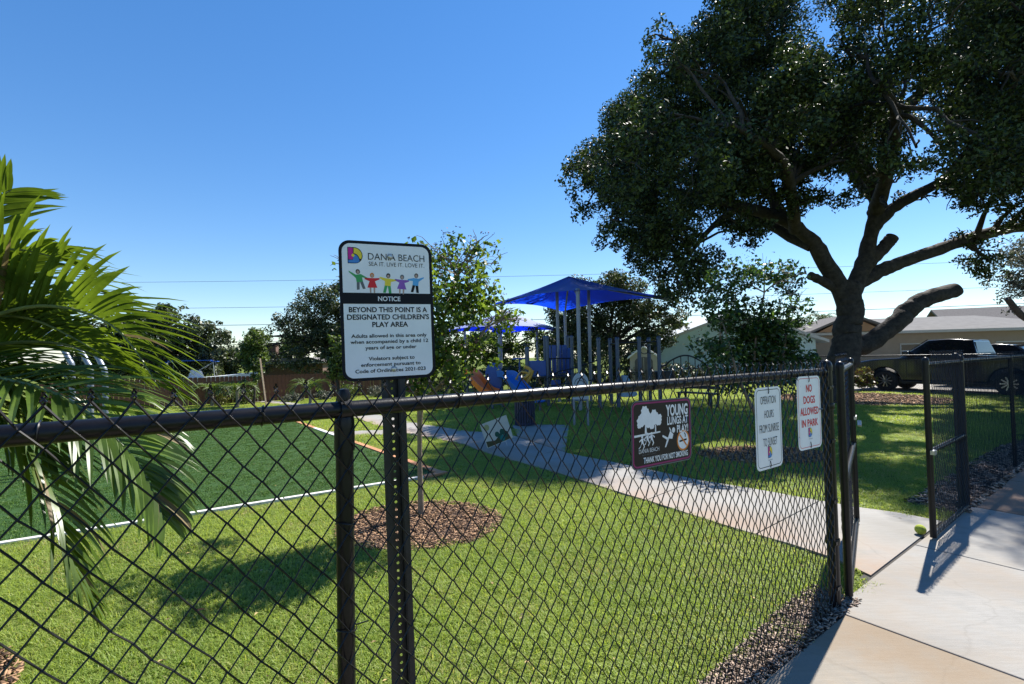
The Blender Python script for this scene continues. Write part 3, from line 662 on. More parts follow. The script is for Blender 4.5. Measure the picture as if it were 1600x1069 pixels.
for v in (.105, .925):
    MB().lathe([(.0, -.0105), (.005, -.010), (.0085, -.006), (.0105, -.0025), (.0105, -.001)], 14, (U(.535), 0, Vv(v)), axis='y').build('bolt', STEEL, pan, smooth=True)

# --- three signs tied to the fence mesh
def fence_sign(name, t, z, w, h, r, m, label, tilt=0, yaw=0):
    s = empty(name, fl(t, -.036, z), FA, label, 'sign'); s.rotation_euler = Euler((0, tilt, FA+yaw), 'XYZ')
    p = plate(s, w, h, r, m); return s, p
s, p = fence_sign('park_sign', 1.33, 1.303, .408, .279, .03, IK['brown'], 'dark brown no smoking sign with maroon border on the fence', tilt=R(1.0))
q = MB(); ring(q, rrect(.407, .278, .03), rrect(.399, .27, .026), -.0013); q.build('edge', IK['grey'], p, fix=False)
q = MB(); ring(q, rrect(.393, .264, .025), rrect(.379, .25, .019), -.0014); q.build('border', IK['maroon'], p, fix=False)
text_fit('YOUNG', p, .02, .177, .09, .048, IK['white'], bold=.035); text_fit('LUNGS AT', p, .028, .178, .045, .034, IK['white'], bold=.03); text_fit('PLAY!', p, .096, .178, .006, .032, IK['white'], bold=.03)
text_fit('THANK YOU FOR NOT SMOKING', p, -.132, .172, -.105, .024, IK['white'], bold=.025)
text_fit('DANIA BEACH', p, -.16, -.03, -.066, .018, IK['white'], bold=-.004); text_fit('SEA IT. LIVE IT. LOVE IT.', p, -.14, -.05, -.083, .006, IK['grey'], bold=-.004)
q = MB(); y = -.0016
for cx, cz, rr in ((-.115, .072, .034), (-.145, .055, .024), (-.09, .052, .028), (-.12, .095, .022), (-.05, .06, .026), (-.03, .05, .02), (-.06, .08, .019), (-.155, .04, .013), (-.075, .035, .017), (-.022, .065, .013)):
    flat(q, [(cx+rr*(1+.13*math.sin(7*R(t)))*math.cos(R(t)), cz+rr*(1+.13*math.cos(6*R(t)))*math.sin(R(t))) for t in range(0, 360, 15)], y); y -= .00003
flat(q, [(-.122, -.002), (-.108, -.002), (-.111, .05), (-.118, .05)], y); flat(q, [(-.056, .002), (-.047, .002), (-.048, .035), (-.054, .035)], y)
flat(q, [(-.188, -.008), (-.02, .0), (-.02, .006), (-.188, .001)], y); q.build('printed_trees', IK['white'], p, fix=False)
def runner(q, cx, cz, s, f=1):
    T = lambda *P: [(cx+f*a*s, cz+b*s) for a, b in P]; y = -.0017
    flat(q, T(*[(.12*math.cos(R(t)), .9+.11*math.sin(R(t))) for t in range(0, 360, 30)]), y)
    flat(q, T((-.12, .78), (.1, .78), (.16, .4), (-.1, .38)), y); flat(q, T((.1, .76), (.36, .5), (.42, .62), (.12, .8)), y-.0001); flat(q, T((-.12, .76), (-.38, .6), (-.34, .5), (-.08, .66)), y-.0001)
    flat(q, T((.16, .42), (.3, .12), (.12, -.1), (.06, -.06), (.18, .14), (.02, .4)), y-.0002); flat(q, T((-.1, .4), (-.22, .1), (-.46, -.02), (-.44, .06), (-.28, .16), (.02, .4)), y-.0002)
for rx, rz_ in ((-.138, -.055), (-.105, -.045), (-.078, -.045)):
    q = MB(); runner(q, rx, rz_, .051); q.build('printed_figure', IK['white'], p, fix=False)
q = MB()
for P in ([(.03, -.03), (.062, -.035), (.07, -.015), (.048, .0)], [(.034, -.028), (-.004, -.012), (-.006, -.02), (.03, -.038)], [(.04, -.032), (.018, -.066), (.01, -.066), (.028, -.028)], [(.05, 0), (.04, .014), (.046, .016), (.06, -.005)]): flat(q, P, -.0017)
flat(q, [(.072+.011*math.cos(R(t)), .002+.012*math.sin(R(t))) for t in range(0, 360, 30)], -.0018); q.build('printed_figure', IK['white'], p, fix=False)
q = MB(); q.m = 0; flat(q, arc(.14, -.048, .046, 0, 345, 23), -.0018); q.m = 1; flat(q, arc(.14, -.048, .038, 0, 345, 23), -.0021); q.m = 2; flat(q, [(.112, -.055), (.165, -.05), (.165, -.042), (.112, -.047)], -.0024)
flat(q, [(.152, -.035), (.158, -.035), (.158, -.022), (.148, -.014), (.145, -.018), (.152, -.024)], -.0024); q.m = 0; flat(q, [(.113, -.026), (.118, -.02), (.167, -.07), (.162, -.076)], -.0027); q.build('no_smoking_symbol', [IK['orange'], IK['white'], IK['black']], p, fix=False)

s, p = fence_sign('park_sign', 2.238, 1.229, .279, .434, .035, WHITEP, 'white opening hours sign with thin black border on the fence', tilt=R(.4))
q = MB(); ring(q, rrect(.256, .41, .03), rrect(.249, .403, .026), -.0014); q.build('border', INK, p, fix=False)
for body, a, b, z, h in (('OPERATION', -.085, .08, .15, .044), ('HOURS', -.047, .052, .075, .044), ('FROM SUNRISE', -.102, .106, .0, .046), ('TO SUNSET', -.068, .083, -.073, .046)): text_fit(body, p, a, b, z, h, INK, bold=-.008)
logo(p, -.022, -.16, .046, .062); text_fit('DANIA', p, -.02, .026, -.171, .006, IK['grey'])
for z in (.197, -.197): MB().tube([(0, -.003, z-.015), (0, -.006, z), (0, -.003, z+.018), (0, .012, z+.026)], .0022, 6).build('tie_wire', WIRE, p, smooth=True)
s, p = fence_sign('park_sign', 2.728, 1.27, .283, .431, .035, WHITEP, 'white no dogs sign with red lettering next to the gate post', tilt=R(.5), yaw=R(-2))
q = MB(); ring(q, rrect(.26, .408, .03), rrect(.254, .402, .026), -.0014); q.build('border', IK['red'], p, fix=False)
for body, a, b, z, h in (('NO', -.035, .036, .145, .045), ('DOGS', -.07, .07, .077, .045), ('ALLOWED', -.112, .112, .009, .045), ('IN PARK', -.1, .1, -.06, .044)): text_fit(body, p, a, b, z, h, IK['red'], bold=.02)
logo(p, -.023, -.145, .046, .055); text_fit('DANIA', p, -.02, .026, -.156, .006, IK['grey'])
for z in (.195, -.195): MB().tube([(0, -.003, z-.015), (0, -.006, z), (0, -.003, z+.018), (0, .012, z+.026)], .0022, 6).build('tie_wire', WIRE, p, smooth=True)
MB().tube([(.12, -.003, .012), (.15, -.006, .01), (.17, .0, .008), (.2, .03, .008)], .0035, 6).build('tie_wire', WIRE, p, smooth=True)

# --- tilted yard sign stuck in the lawn beside the path
s = empty('yard_sign', (-.22, 8.85, 0), R(30), 'tilted pale yard sign with green print standing beside the path', 'sign'); s.rotation_euler = Euler((R(-12), R(-12), R(38)), 'XYZ')
pp = MB().box(-.3, .3, -.004, .004, .08, .52).build('panel', mat('yard_sign_board', (.48, .46, .38), .6, var=.08, scale=12), s)
q = MB(); q.m = 0; flat(q, [(-.29, .09), (.24, .09), (.2, .2), (.1, .17), (.0, .21), (-.1, .16), (-.29, .2)], -.0055)
q.m = 1
for cx, cz, rr in ((-.02, .25, .05), (.1, .26, .055), (.16, .2, .06), (.03, .2, .05)): flat(q, arc(cx, cz, rr, 0, 345, 15), -.006-.0002*cx)
q.m = 2; flat(q, arc(.07, .15, .055, 0, 345, 15), -.0066); q.m = 3; flat(q, arc(-.19, .43, .055, 0, 345, 15), -.006); q.build('print', [ink('olive', (.06, .055, .02)), ink('deep_green', (.01, .07, .045)), ink('teal', (.01, .16, .14)), ink('mustard', (.33, .32, .13))], pp, fix=False)
q = MB(); 
for x in (-.12, .12): q.tube([(x, .004, -.2), (x, .004, .3)], .004, 6)
q.build('stake', STEEL, s)
# ---------------------------------------------------------------- trees
KX = math.sin(SUN_AZ)/math.tan(SUN_EL); KY = math.cos(SUN_AZ)/math.tan(SUN_EL)
def leaf_cloud(name, lobes, n, ln, wd, m, parent, seed, clump=.42, up=.35, droop=.0, squash=.85, fill=.55, power=2.2, sun_gaps=(), org=(0, 0)):
    """n small leaves gathered in clumps spread through the lobes' volume"""
    r = np.random.default_rng(seed); lob = np.array(lobes); vol = lob[:, 3]**power; vol /= vol.sum()
    nc = max(12, int(sum((l[3]/max(.06, clump*l[3]))**2*3.2 for l in lobes)))
    li = r.choice(len(lob), nc, p=vol)
    d = r.normal(size=(nc, 3)); d /= np.linalg.norm(d, axis=1)[:, None]
    rad = lob[li, 3][:, None]*(r.uniform(fill, 1, nc)**.6)[:, None]; d[:, 2] *= squash
    cc = lob[li, :3]+d*rad; cr = lob[li, 3]*clump*r.uniform(.55, 1.25, nc)
    wgt = cr**2
    for gx, gy, rx, ry in sun_gaps:      # openings carved along the sun direction to put lit patches on the lawn
        lx = cc[:, 0]+org[0]-KX*cc[:, 2]; ly = cc[:, 1]+org[1]-KY*cc[:, 2]
        wgt = np.where(((lx-gx)/(rx+cr*.75))**2+((ly-gy)/(ry+cr*.75))**2 < 1, np.where(cc[:, 2] > 5.7, 0, wgt), wgt)
    wgt /= wgt.sum()
    ci = r.choice(nc, n, p=wgt); e = r.normal(size=(n, 3)); e /= np.linalg.norm(e, axis=1)[:, None]
    rr = (r.uniform(.05, 1, n)**.45)[:, None]*cr[ci][:, None]; P = cc[ci]+e*rr*np.array([1, 1, .8]); P[:, 2] -= droop*r.uniform(0, 1, n)**2
    nrm = e*.6+r.normal(size=(n, 3))*.7+np.array([0, 0, up]); nrm /= np.linalg.norm(nrm, axis=1)[:, None]
    a = np.cross(nrm, r.normal(size=(n, 3))); a /= np.linalg.norm(a, axis=1)[:, None]; b = np.cross(nrm, a)
    L = (ln*r.uniform(.5, 1.4, n))[:, None]; W_ = (wd*r.uniform(.7, 1.2, n))[:, None]
    V = np.stack([P-a*L/2, P-b*W_/2+a*L*.05+nrm*W_*.18, P+a*L/2-nrm*L*.1, P+b*W_/2+a*L*.05+nrm*W_*.18], 1).reshape(-1, 3)
    F = np.arange(4*n).reshape(-1, 4)
    return np_mesh(name, V, F, m, parent)
def branch_to(q, a, b, r0, r1, sag=0, wob=.08):
    a = Vector(a); b = Vector(b); L = (b-a).length; pts = []; rs = []
    for k in range(6):
        t = k/5; p = a.lerp(b, t)+Vector((rnd.gauss(0, wob*L*.35), rnd.gauss(0, wob*L*.35), math.sin(t*math.pi)*L*.1-sag*t))*(1 if 0 < k < 5 else 0); pts.append(p); rs.append(r0+(r1-r0)*t)
    q.tube(pts, rs, 7); return pts
def smooth_path(pts, n=4):
    P = [Vector(p) for p in pts]; out = []
    for i in range(len(P)-1):
        p0, p1, p2, p3 = P[max(i-1, 0)], P[i], P[i+1], P[min(i+2, len(P)-1)]
        for k in range(n):
            t = k/n; out.append(.5*((2*p1)+(p2-p0)*t+(2*p0-5*p1+4*p2-p3)*t*t+(3*p1-p0-3*p2+p3)*t**3))
    out.append(P[-1]); return out
def limb(q, pts, r0, r1, n=12, power=1.0, rough=0, sub=4):
    b0 = len(q.v); S = smooth_path(pts, sub); k = len(S)-1; S = [p+Vector((rnd.gauss(0, .02), rnd.gauss(0, .02), rnd.gauss(0, .015)))*(r0*2) if 0 < i < k else p for i, p in enumerate(S)]
    q.tube(S, [(r0+(r1-r0)*(i/k)**power)*(1+rnd.gauss(0, .03)) for i in range(k+1)], n)
    if rough:      # furrowed, knotty bark
        for j in range(b0, len(q.v)):
            p = Vector(q.v[j]); d = mnoise.noise_vector(Vector((p.x*5, p.y*5, p.z*1.6)))*.7+mnoise.noise_vector(p*1.5); q.v[j] = tuple(p+d*rough*r0)
    return S

# the big oak
OAK = [(3.86, 16.37, 8.18, 1.28), (2.55, 10.79, 5.99, 0.85), (4.26, 19.91, 9.73, 1.55), (4.52, 16.22, 6.26, 1.27), (5.84, 21.11, 8.14, 1.65), (5.34, 17.45, 10.13, 1.43), (3.41, 11.49, 7.07, 0.94), (5.5, 19.58, 11.43, 1.6), (6.07, 14.7, 10.3, 1.39), (5.54, 12.93, 9.4, 1.22), (8.31, 18.67, 13.03, 1.76), (6.8, 16.75, 8.71, 1.79), (4.3, 11.15, 6.13, 1.2), (8.75, 21.29, 10.64, 2.28), (7.99, 15.56, 12.02, 1.57), (7.77, 14.36, 11.52, 1.44), (11.06, 21.25, 15.69, 2.14), (8.0, 16.14, 9.67, 1.83), (6.13, 12.36, 7.8, 1.4), (9.81, 19.72, 11.12, 2.23), (5.71, 16.98, 5.55, 1.07), (5.72, 16.87, 4.12, 0.72), (6.01, 14.77, 4.39, 0.74), (8.56, 17.03, 6.8, 1.18), (9.36, 15.37, 8.8, 1.64), (7.42, 12.19, 7.67, 1.3), (12.84, 21.1, 11.6, 2.26), (9.91, 12.16, 8.87, 1.22), (16.56, 20.45, 14.25, 2.06), (15.67, 21.03, 11.29, 1.98), (15.44, 17.43, 11.08, 2.08), (18.48, 20.84, 12.58, 2.49), (10.24, 10.93, 9.18, 1.17), (17.35, 18.63, 14.49, 1.99), (15.02, 14.66, 10.13, 1.75), (12.2, 11.76, 8.29, 1.41), (19.08, 18.5, 12.3, 2.21), (16.08, 15.73, 8.25, 1.39), (10.98, 10.76, 5.97, 0.95), (20.46, 19.76, 9.55, 1.74), (17.31, 15.61, 12.19, 1.87), (13.62, 12.14, 10.23, 1.45), (22.3, 20.35, 15.61, 2.43), (19.59, 17.17, 9.61, 2.05), (13.4, 11.53, 6.87, 1.38), (22.92, 19.99, 10.89, 2.39), (16.27, 17.45, 9.08, 1.21), (11.01, 11.7, 6.35, 0.81), (9.59, 11.22, 6.37, 0.78), (10.16, 16.02, 7.31, 0.85), (9.62, 16.96, 15.54, 1.81), (9.06, 16.2, 14.83, 1.46), (11.02, 20.27, 18.3, 2.17), (13.03, 16.5, 14.79, 1.66), (12.21, 15.38, 13.57, 1.4), (15.4, 19.66, 16.75, 1.98), (14.37, 15.09, 14.25, 1.9), (11.38, 11.67, 11.35, 1.47), (19.48, 20.15, 18.81, 2.54), (17.49, 14.96, 13.96, 2.07), (14.74, 12.64, 11.84, 1.75), (24.05, 20.6, 18.19, 2.85), (19.46, 15.16, 10.36, 2.1), (16.61, 12.98, 8.99, 1.8), (23.55, 18.63, 12.22, 2.58), (17.3, 14.72, 6.18, 1.02), (10.22, 17.32, 11.84, 1.31), (7.22, 12.34, 8.72, 0.94), (11.39, 19.26, 12.76, 1.45), (5.11, 14.9, 10.68, 0.84), (4.26, 12.52, 9.27, 0.7), (2.63, 14.81, 7.52, 0.67), (8.05, 17.13, 13.97, 1.08), (6.36, 13.41, 11.0, 0.8), (4.24, 15.17, 7.24, 1.15), (5.17, 19.66, 8.9, 1.48), (9.24, 12.77, 9.68, 0.72), (15.95, 14.58, 6.76, 0.73), (4.5, 16.72, 5.03, 0.59), (15.2, 15.8, 4.82, 0.72), (15.57, 15.6, 4.35, 0.6), (14.99, 16.0, 5.3, 0.4), (5.56, 13.65, 6.23, 0.9), (6.82, 16.75, 7.27, 1.11), (6.28, 13.19, 6.68, 0.96), (8.43, 17.73, 8.42, 1.29), (4.46, 13.21, 5.03, 0.73), (3.95, 13.9, 5.13, 0.77), (7.82, 14.26, 6.88, 0.91), (8.87, 16.16, 7.58, 1.03), (9.34, 13.78, 7.5, 0.91), (11.69, 17.23, 8.98, 1.14), (15.8, 16.9, 9.44, 1.12), (4.21, 14.22, 4.44, 0.68), (5.14, 13.42, 4.35, 0.75), (4.7, 13.53, 3.48, 0.61), (5.57, 13.36, 3.51, 0.64), (3.13, 13.91, 5.52, 0.77), (2.51, 14.49, 6.48, 0.77), (1.98, 14.03, 7.1, 0.56), (9.82, 14.08, 9.55, 1.03), (6.72, 14.24, 5.45, 0.6), (4.4, 13.34, 10.52, 0.53), (18.1, 17.35, 10.08, 1.38), (14.14, 14.22, 6.25, 0.68), (14.66, 13.59, 6.95, 0.9), (17.45, 16.18, 7.96, 1.07), (12.64, 15.63, 7.09, 0.62), (13.7, 15.92, 6.59, 0.51), (14.32, 15.21, 6.59, 0.77), (15.3, 15.18, 6.46, 0.84), (15.86, 14.86, 6.08, 0.87), (14.68, 16.49, 7.74, 0.83), (14.35, 14.58, 7.12, 0.81), (9.57, 14.2, 6.24, 0.49), (10.56, 14.5, 6.58, 0.5), (16.37, 14.5, 6.31, 0.96), (11.55, 14.68, 5.97, 0.35), (8.62, 14.52, 6.08, 0.5), (7.2, 14.09, 5.21, 0.49), (11.67, 14.29, 8.95, 0.95), (11.1, 14.33, 7.61, 0.68), (8.71, 14.25, 7.82, 0.91), (7.14, 13.12, 7.26, 0.76), (9.42, 13.83, 8.47, 0.81), (11.51, 13.59, 9.61, 0.9), (7.07, 13.74, 6.42, 0.66), (9.46, 13.18, 6.88, 0.45)]
oak = empty('oak_tree', (10.7, 16.05, 0), 0, 'large dark oak with a cut-off limb, shading the lawn on the right', 'tree')
OO = Vector((10.7, 16.05, 0))
def off(P, o): return [Vector(p)-o for p in P]
tr = MB()
limb(tr, off([(10.35, 16.05, -.2), (10.6, 16.05, .35), (10.95, 16.0, 1.37), (11.2, 16, 2.5), (11.18, 16, 3.3), (11.15, 16, 3.75)], OO), .43, .37, 30, rough=.13, sub=9)
tr.lathe([(.72, -.1), (.6, .08), (.5, .3), (.43, .6)], 18, (-.22, 0, 0))
tr.build('trunk', BARK, oak, smooth=True)
SK = []
def olimb(pts, r0, r1, keep=True):
    q = MB(); S = limb(q, off(pts, OO), r0, r1, 20, rough=.13, sub=7); q.build('limb', BARK, oak, smooth=True)
    if keep: SK.extend([(p, r0+(r1-r0)*i/len(S)) for i, p in enumerate(S)])
olimb([(11.15, 16, 3.3), (10.55, 15.9, 4.3), (9.77, 15.7, 5.34), (8.72, 15.6, 6.01), (7.14, 15.8, 6.6), (5.45, 16, 7.1), (4.3, 16.2, 7.6)], .31, .06)
olimb([(11.2, 16, 3.3), (11.7, 16, 4.34), (12.1, 16, 5.83), (12.3, 16, 7.12), (13.0, 16.3, 9.06), (13.4, 16.6, 11.2)], .31, .07)
olimb([(12.05, 16, 5.6), (12.7, 15.9, 6.3), (13.78, 15.7, 6.9), (15.1, 15.4, 7.5), (16.9, 15.2, 8.4), (19, 15, 9.2)], .22, .07)
olimb([(11.35, 16, 3.75), (12.2, 16, 4.2), (13.03, 16, 4.52), (14.55, 16, 5.03), (16.28, 16, 5.53), (18, 16, 5.75), (20, 15.5, 6.4)], .24, .14)
olimb([(12.2, 16, 6.2), (11.6, 14.6, 7.2), (10.6, 13.0, 8.0), (9.2, 11.8, 8.3)], .24, .07)
olimb([(12.25, 16, 6.8), (12.9, 18, 8.4), (14, 20, 10.5)], .25, .08); olimb([(9.9, 15.8, 5.1), (8.3, 18, 7.2), (7.2, 20, 9)], .22, .07)
olimb([(9.3, 15.65, 5.6), (7.6, 13.2, 6.8), (5.4, 11.6, 7.2)], .2, .06); olimb([(12.3, 16, 7.1), (11.2, 16, 8.8), (9.8, 15.8, 10.8), (8.6, 15.8, 12.4)], .24, .07)
olimb([(8.9, 15.6, 5.9), (8.4, 15.8, 7.4), (7.3, 15.6, 9.4), (6.4, 15.2, 10.5)], .2, .06); olimb([(13.1, 16.3, 9.3), (14.8, 15.6, 11.2), (16.8, 15.3, 12.6)], .2, .07)
olimb([(7.5, 15.8, 6.45), (6.5, 15.9, 5.6), (5.8, 16.2, 4.6)], .13, .04); olimb([(14.3, 15.6, 7.15), (13.8, 13.5, 8.2), (13.5, 12, 9.4)], .15, .05)
olimb([(11.1, 16, 3.5), (10.3, 15.9, 3.95), (9.85, 15.85, 4.12)], .16, .13, False)
# sawn stubs
olimb([(11.1, 16, 1.75), (11.75, 15.95, 1.85), (12.51, 15.9, 2.4), (13.1, 15.9, 2.95), (13.61, 15.9, 3.27), (14.7, 15.9, 3.58)], .31, .24, False)
olimb([(11.75, 16, 4.35), (12.1, 15.95, 4.75), (12.4, 15.9, 5.05), (12.62, 15.85, 5.32)], .22, .19, False)
bq = MB()
for (x, y, z, r_) in OAK:
    c = Vector((x, y, z))-OO; near_ = min(SK, key=lambda s: (s[0]-c).length+max(0, s[0].z-c.z)*.5)
    P = branch_to(bq, near_[0], c, min(.1, near_[1]*.6), .025)
    for k in range(4):
        d = Vector((rnd.gauss(0, 1), rnd.gauss(0, 1), rnd.gauss(.1, .8))).normalized()*r_*.85; branch_to(bq, P[3+k % 3], c+d, .03, .008)
bq.build('branches', BARK, oak, smooth=True)['kind'] = 'stuff'
leaf_cloud('crown', [(x-OO.x, y-OO.y, z, r_) for x, y, z, r_ in OAK], 430000, .125, .066, LEAF_OAK, oak, 3, clump=.36, up=.25, droop=.18, fill=.35, power=.45, org=(OO.x, OO.y), sun_gaps=((8.6, 11.2, .9, .6), (6.9, 8.85, .7, .2), (12.3, 15, 1.4, 1.6), (12.4, 13, 1.2, 1.0), (8, 18.5, 1, .8), (3.65, 8.5, .6, .3), (5.4, 17.8, .8, .6), (10.3, 12.2, .6, .4), (5.6, 7.4, .3, .15), (1.0, 8.2, .1, .08), (1.6, 7.0, .12, .08), (.3, 9.0, .12, .08)))

# staked young crape myrtle behind the notice sign
def small_tree(name, base, lobes, n, ln, wd, m, label, trunks, seed, stake=None, seeds=0, th=.022):
    b = Vector(base); t = empty(name, b, 0, label, 'tree'); q = MB()
    tops = []
    for pts in trunks: S = limb(q, [Vector(p)-b for p in pts], th, th*.45, 8); tops += S[len(S)//3:]
    q.build('trunk', BARK2, t, smooth=True); q = MB()
    for (x, y, z, r_) in lobes:
        c = Vector((x, y, z))-b; s = min(tops, key=lambda p: (p-c).length+max(0, p.z-c.z)*.7); P = branch_to(q, s, c, th*.42, .004)
        for k in range(6): branch_to(q, P[2+k % 4], c+Vector((rnd.gauss(0, 1), rnd.gauss(0, 1), rnd.gauss(.2, 1))).normalized()*r_*1.0, .005, .002)
    q.build('branches', BARK2, t, smooth=True)['kind'] = 'stuff'
    leaf_cloud('crown', [(x-b.x, y-b.y, z-b.z, r_) for x, y, z, r_ in lobes], n, ln, wd, m, t, seed, clump=.34, up=.4, fill=.15)
    if seeds:
        leaf_cloud('seed_heads', [(x-b.x, y-b.y, z-b.z+r_*.5, r_*.75) for x, y, z, r_ in lobes[:10]], seeds, .022, .018, SEED, t, seed+1, clump=.16, fill=.9)
    if stake:
        for sx in stake: MB().tube([(*sx, -.3), (sx[0]+.01, sx[1], 1.25)], .02, 8).build('stake', STAKE, t, smooth=True)
    return t
CR = [(-0.62, 4.75, 2.2, 0.39), (-0.29, 5.1, 2.75, 0.23), (-0.13, 5.42, 2.69, 0.16), (-0.57, 5.21, 2.74, 0.28), (-0.96, 5.07, 2.59, 0.3), (-0.2, 5.1, 2.03, 0.28), (-0.64, 4.82, 1.64, 0.4), (-1.03, 4.87, 1.64, 0.35), (-0.3, 4.87, 1.7, 0.22), (-1.59, 5.03, 2.46, 0.23), (-1.81, 5.04, 2.65, 0.11), (-1.61, 5.41, 1.94, 0.29), (-0.72, 4.86, 1.32, 0.22), (0.08, 4.94, 2.01, 0.14), (-1.18, 4.96, 2.17, 0.33), (-0.41, 4.87, 2.34, 0.29), (-0.35, 5.11, 2.85, 0.16), (-0.81, 4.77, 2.72, 0.18)]
small_tree('crape_myrtle_tree', (-.97, 5.08, 0), CR, 5400, .068, .04, LEAF_CR, 'young leafy tree with a stake in the mulch ring behind the notice sign',
           [[(-.97, 5.08, -.05), (-.98, 5.07, .7), (-.93, 5.03, 1.3), (-.75, 5.0, 1.9), (-.55, 5.0, 2.5)], [(-.95, 5.05, 1.1), (-1.1, 5.0, 1.6), (-1.3, 5.05, 2.2), (-1.55, 5.1, 2.5)], [(-.93, 5.03, 1.2), (-.6, 4.95, 1.5), (-.25, 4.95, 1.95)]], 21, stake=[(-.035, .04)], seeds=1300, th=.026)
CR2 = [(3.8, 8.13, 2.83, 0.43), (4.03, 7.63, 2.85, 0.35), (4.67, 8.14, 2.82, 0.35), (3.37, 7.92, 2.28, 0.4), (3.83, 7.91, 2.17, 0.47), (4.26, 7.72, 2.14, 0.46), (4.09, 8.15, 1.64, 0.59), (3.13, 7.41, 1.65, 0.39), (4.43, 7.9, 1.53, 0.47), (3.0, 7.56, 1.71, 0.22), (3.75, 7.91, 1.23, 0.42), (4.34, 7.96, 1.11, 0.37), (4.51, 7.45, 2.41, 0.2), (4.45, 7.48, 2.82, 0.16)]
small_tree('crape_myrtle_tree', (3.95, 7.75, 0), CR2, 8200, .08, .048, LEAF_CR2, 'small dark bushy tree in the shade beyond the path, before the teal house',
           [[(3.95, 7.75, -.05), (3.95, 7.75, .8), (3.9, 7.8, 1.6), (4.1, 7.8, 2.6)], [(3.95, 7.75, .5), (3.6, 7.7, 1.2), (3.4, 7.7, 2.0)], [(3.95, 7.75, .5), (4.3, 7.8, 1.3), (4.5, 7.8, 2.3)]], 22, seeds=600, th=.03)

# generic background trees: (name, base, height, crown lobes as (dx, dy, z, r))
def bg_tree(name, base, lobes, n, ln, wd, m, label, seed, r0=.16, group=None, cat='tree', trunk_m=None, droop=0, split=1):
    t = empty(name, (*base, 0), 0, label, cat, group); q = MB(); zt = min(l[2]-l[3]*.4 for l in lobes)
    S = limb(q, [(0, 0, -.1), (.05, 0, zt*.5), (0, .05, max(zt, .15)), (0, 0, max(zt, .15)+.35*max(l[2]-zt for l in lobes))], r0, r0*.5, 8)
    q.build('trunk', trunk_m or BARK, t, smooth=True); q = MB()
    for l in lobes:
        c = Vector(l[:3]); P = branch_to(q, S[-1-rnd.randrange(3)], c, r0*.4, r0*.1)
        for k in range(3): branch_to(q, P[4], c+Vector((rnd.gauss(0, 1), rnd.gauss(0, 1), rnd.gauss(.2, 1))).normalized()*l[3]*.9, r0*.12, .006)
    q.build('branches', trunk_m or BARK, t, smooth=True)['kind'] = 'stuff'
    leaf_cloud('crown', lobes, n, ln, wd, m, t, seed, clump=.36, up=.3, fill=.25, droop=droop)
    return t
def blob(n, w, d, z0, z1, r, seed):
    g = random.Random(seed); return [(g.uniform(-w, w), g.uniform(-d, d), z0+(z1-z0)*((i+.5)/n), r*g.uniform(.7, 1.2)*(1-.45*abs(2*(i+.5)/n-.9))) for i in range(n)]
bg_tree('broad_tree', (-9.5, 26, 0)[:2], [(-4.9, 0, 2.0, .75), (-4.4, 0, 2.8, .8), (-3.7, 0, 1.7, .9), (-3.4, .2, 3.0, .9), (-2.6, 0, 3.6, .9), (-2.0, .5, 2.8, 1.0), (-1.3, 0, 4.3, 1.2), (-.6, .6, 3.0, 1.3), (.2, 0, 4.9, 1.2), (1.0, .4, 4.0, 1.3), (.3, -.6, 2.6, 1.2), (1.6, 0, 2.8, 1.3), (2.2, .3, 4.4, 1.2), (2.7, 0, 3.2, 1.2), (-1.6, -.5, 1.8, .9), (1.5, -.5, 1.6, 1.0), (0, -.6, 1.4, .9)], 34000, .15, .08, LEAF_A, 'tall dark broad tree left of the notice sign behind the wooden fence', 31, .2)
bg_tree('columnar_tree', (-9.75, 18.2), [(0, 0, 1.0, .3), (.05, 0, 1.5, .42), (-.1, .1, 2.0, .48), (.1, 0, 2.4, .46), (0, .1, 2.75, .34), (.1, .05, 1.7, .42)], 5200, .11, .055, LEAF_B, 'slim upright young tree in front of the wooden fence', 32, .05)
bg_tree('young_tree', (-6.5, 17.9), [(.0, 0, 1.5, .36), (.25, .1, 1.1, .32), (-.2, 0, 1.15, .3), (.15, 0, 2.0, .32), (-.1, .1, 2.4, .25), (.35, 0, 1.6, .3)], 3000, .12, .06, LEAF_B, 'slender young tree just left of the notice sign', 33, .07)
bg_tree('broad_tree', (-17.2, 23), [(-2.5, 0, 3.0, 1.2), (-1.6, 0, 2.2, 1.2), (-.8, .3, 3.5, 1.1), (.2, 0, 3.9, .85), (.3, 0, 2.8, 1.2), (1.4, 0, 3.6, .9), (1.6, .2, 2.3, 1.2), (2.6, 0, 2.9, 1.0), (2.9, .2, 1.8, 1.0), (-.6, -.3, 1.5, 1.0), (1.2, -.3, 1.3, .9), (-2.6, 0, 1.7, 1.1)], 16000, .2, .11, LEAF_A, 'dark leafy tree seen behind the palm fronds', 34, .18)
for i, (x, y, wd_, h, lab) in enumerate(((-26, 40, 4.0, 3.4, 'low tree line patch above the boat'), (-21, 42, 3.5, 3.9, 'far round tree behind the boat and the small palms'), (-33, 41, 4.5, 4.0, 'far tree at the left end of the tree line'), (-15.5, 44, 2.6, 3.3, 'far tree beside the brick chimney'), (6.4, 44, 4, 5.0, 'far tree behind the second blue canopy'))):
    bg_tree('distant_tree', (x, y), blob(8, wd_*.7, 1, 1.2, h-.6, wd_*.38, 60+i), 7500, .24, .14, LEAF_B if i % 2 else LEAF_A, lab, 70+i, .2, 'distant tree line')
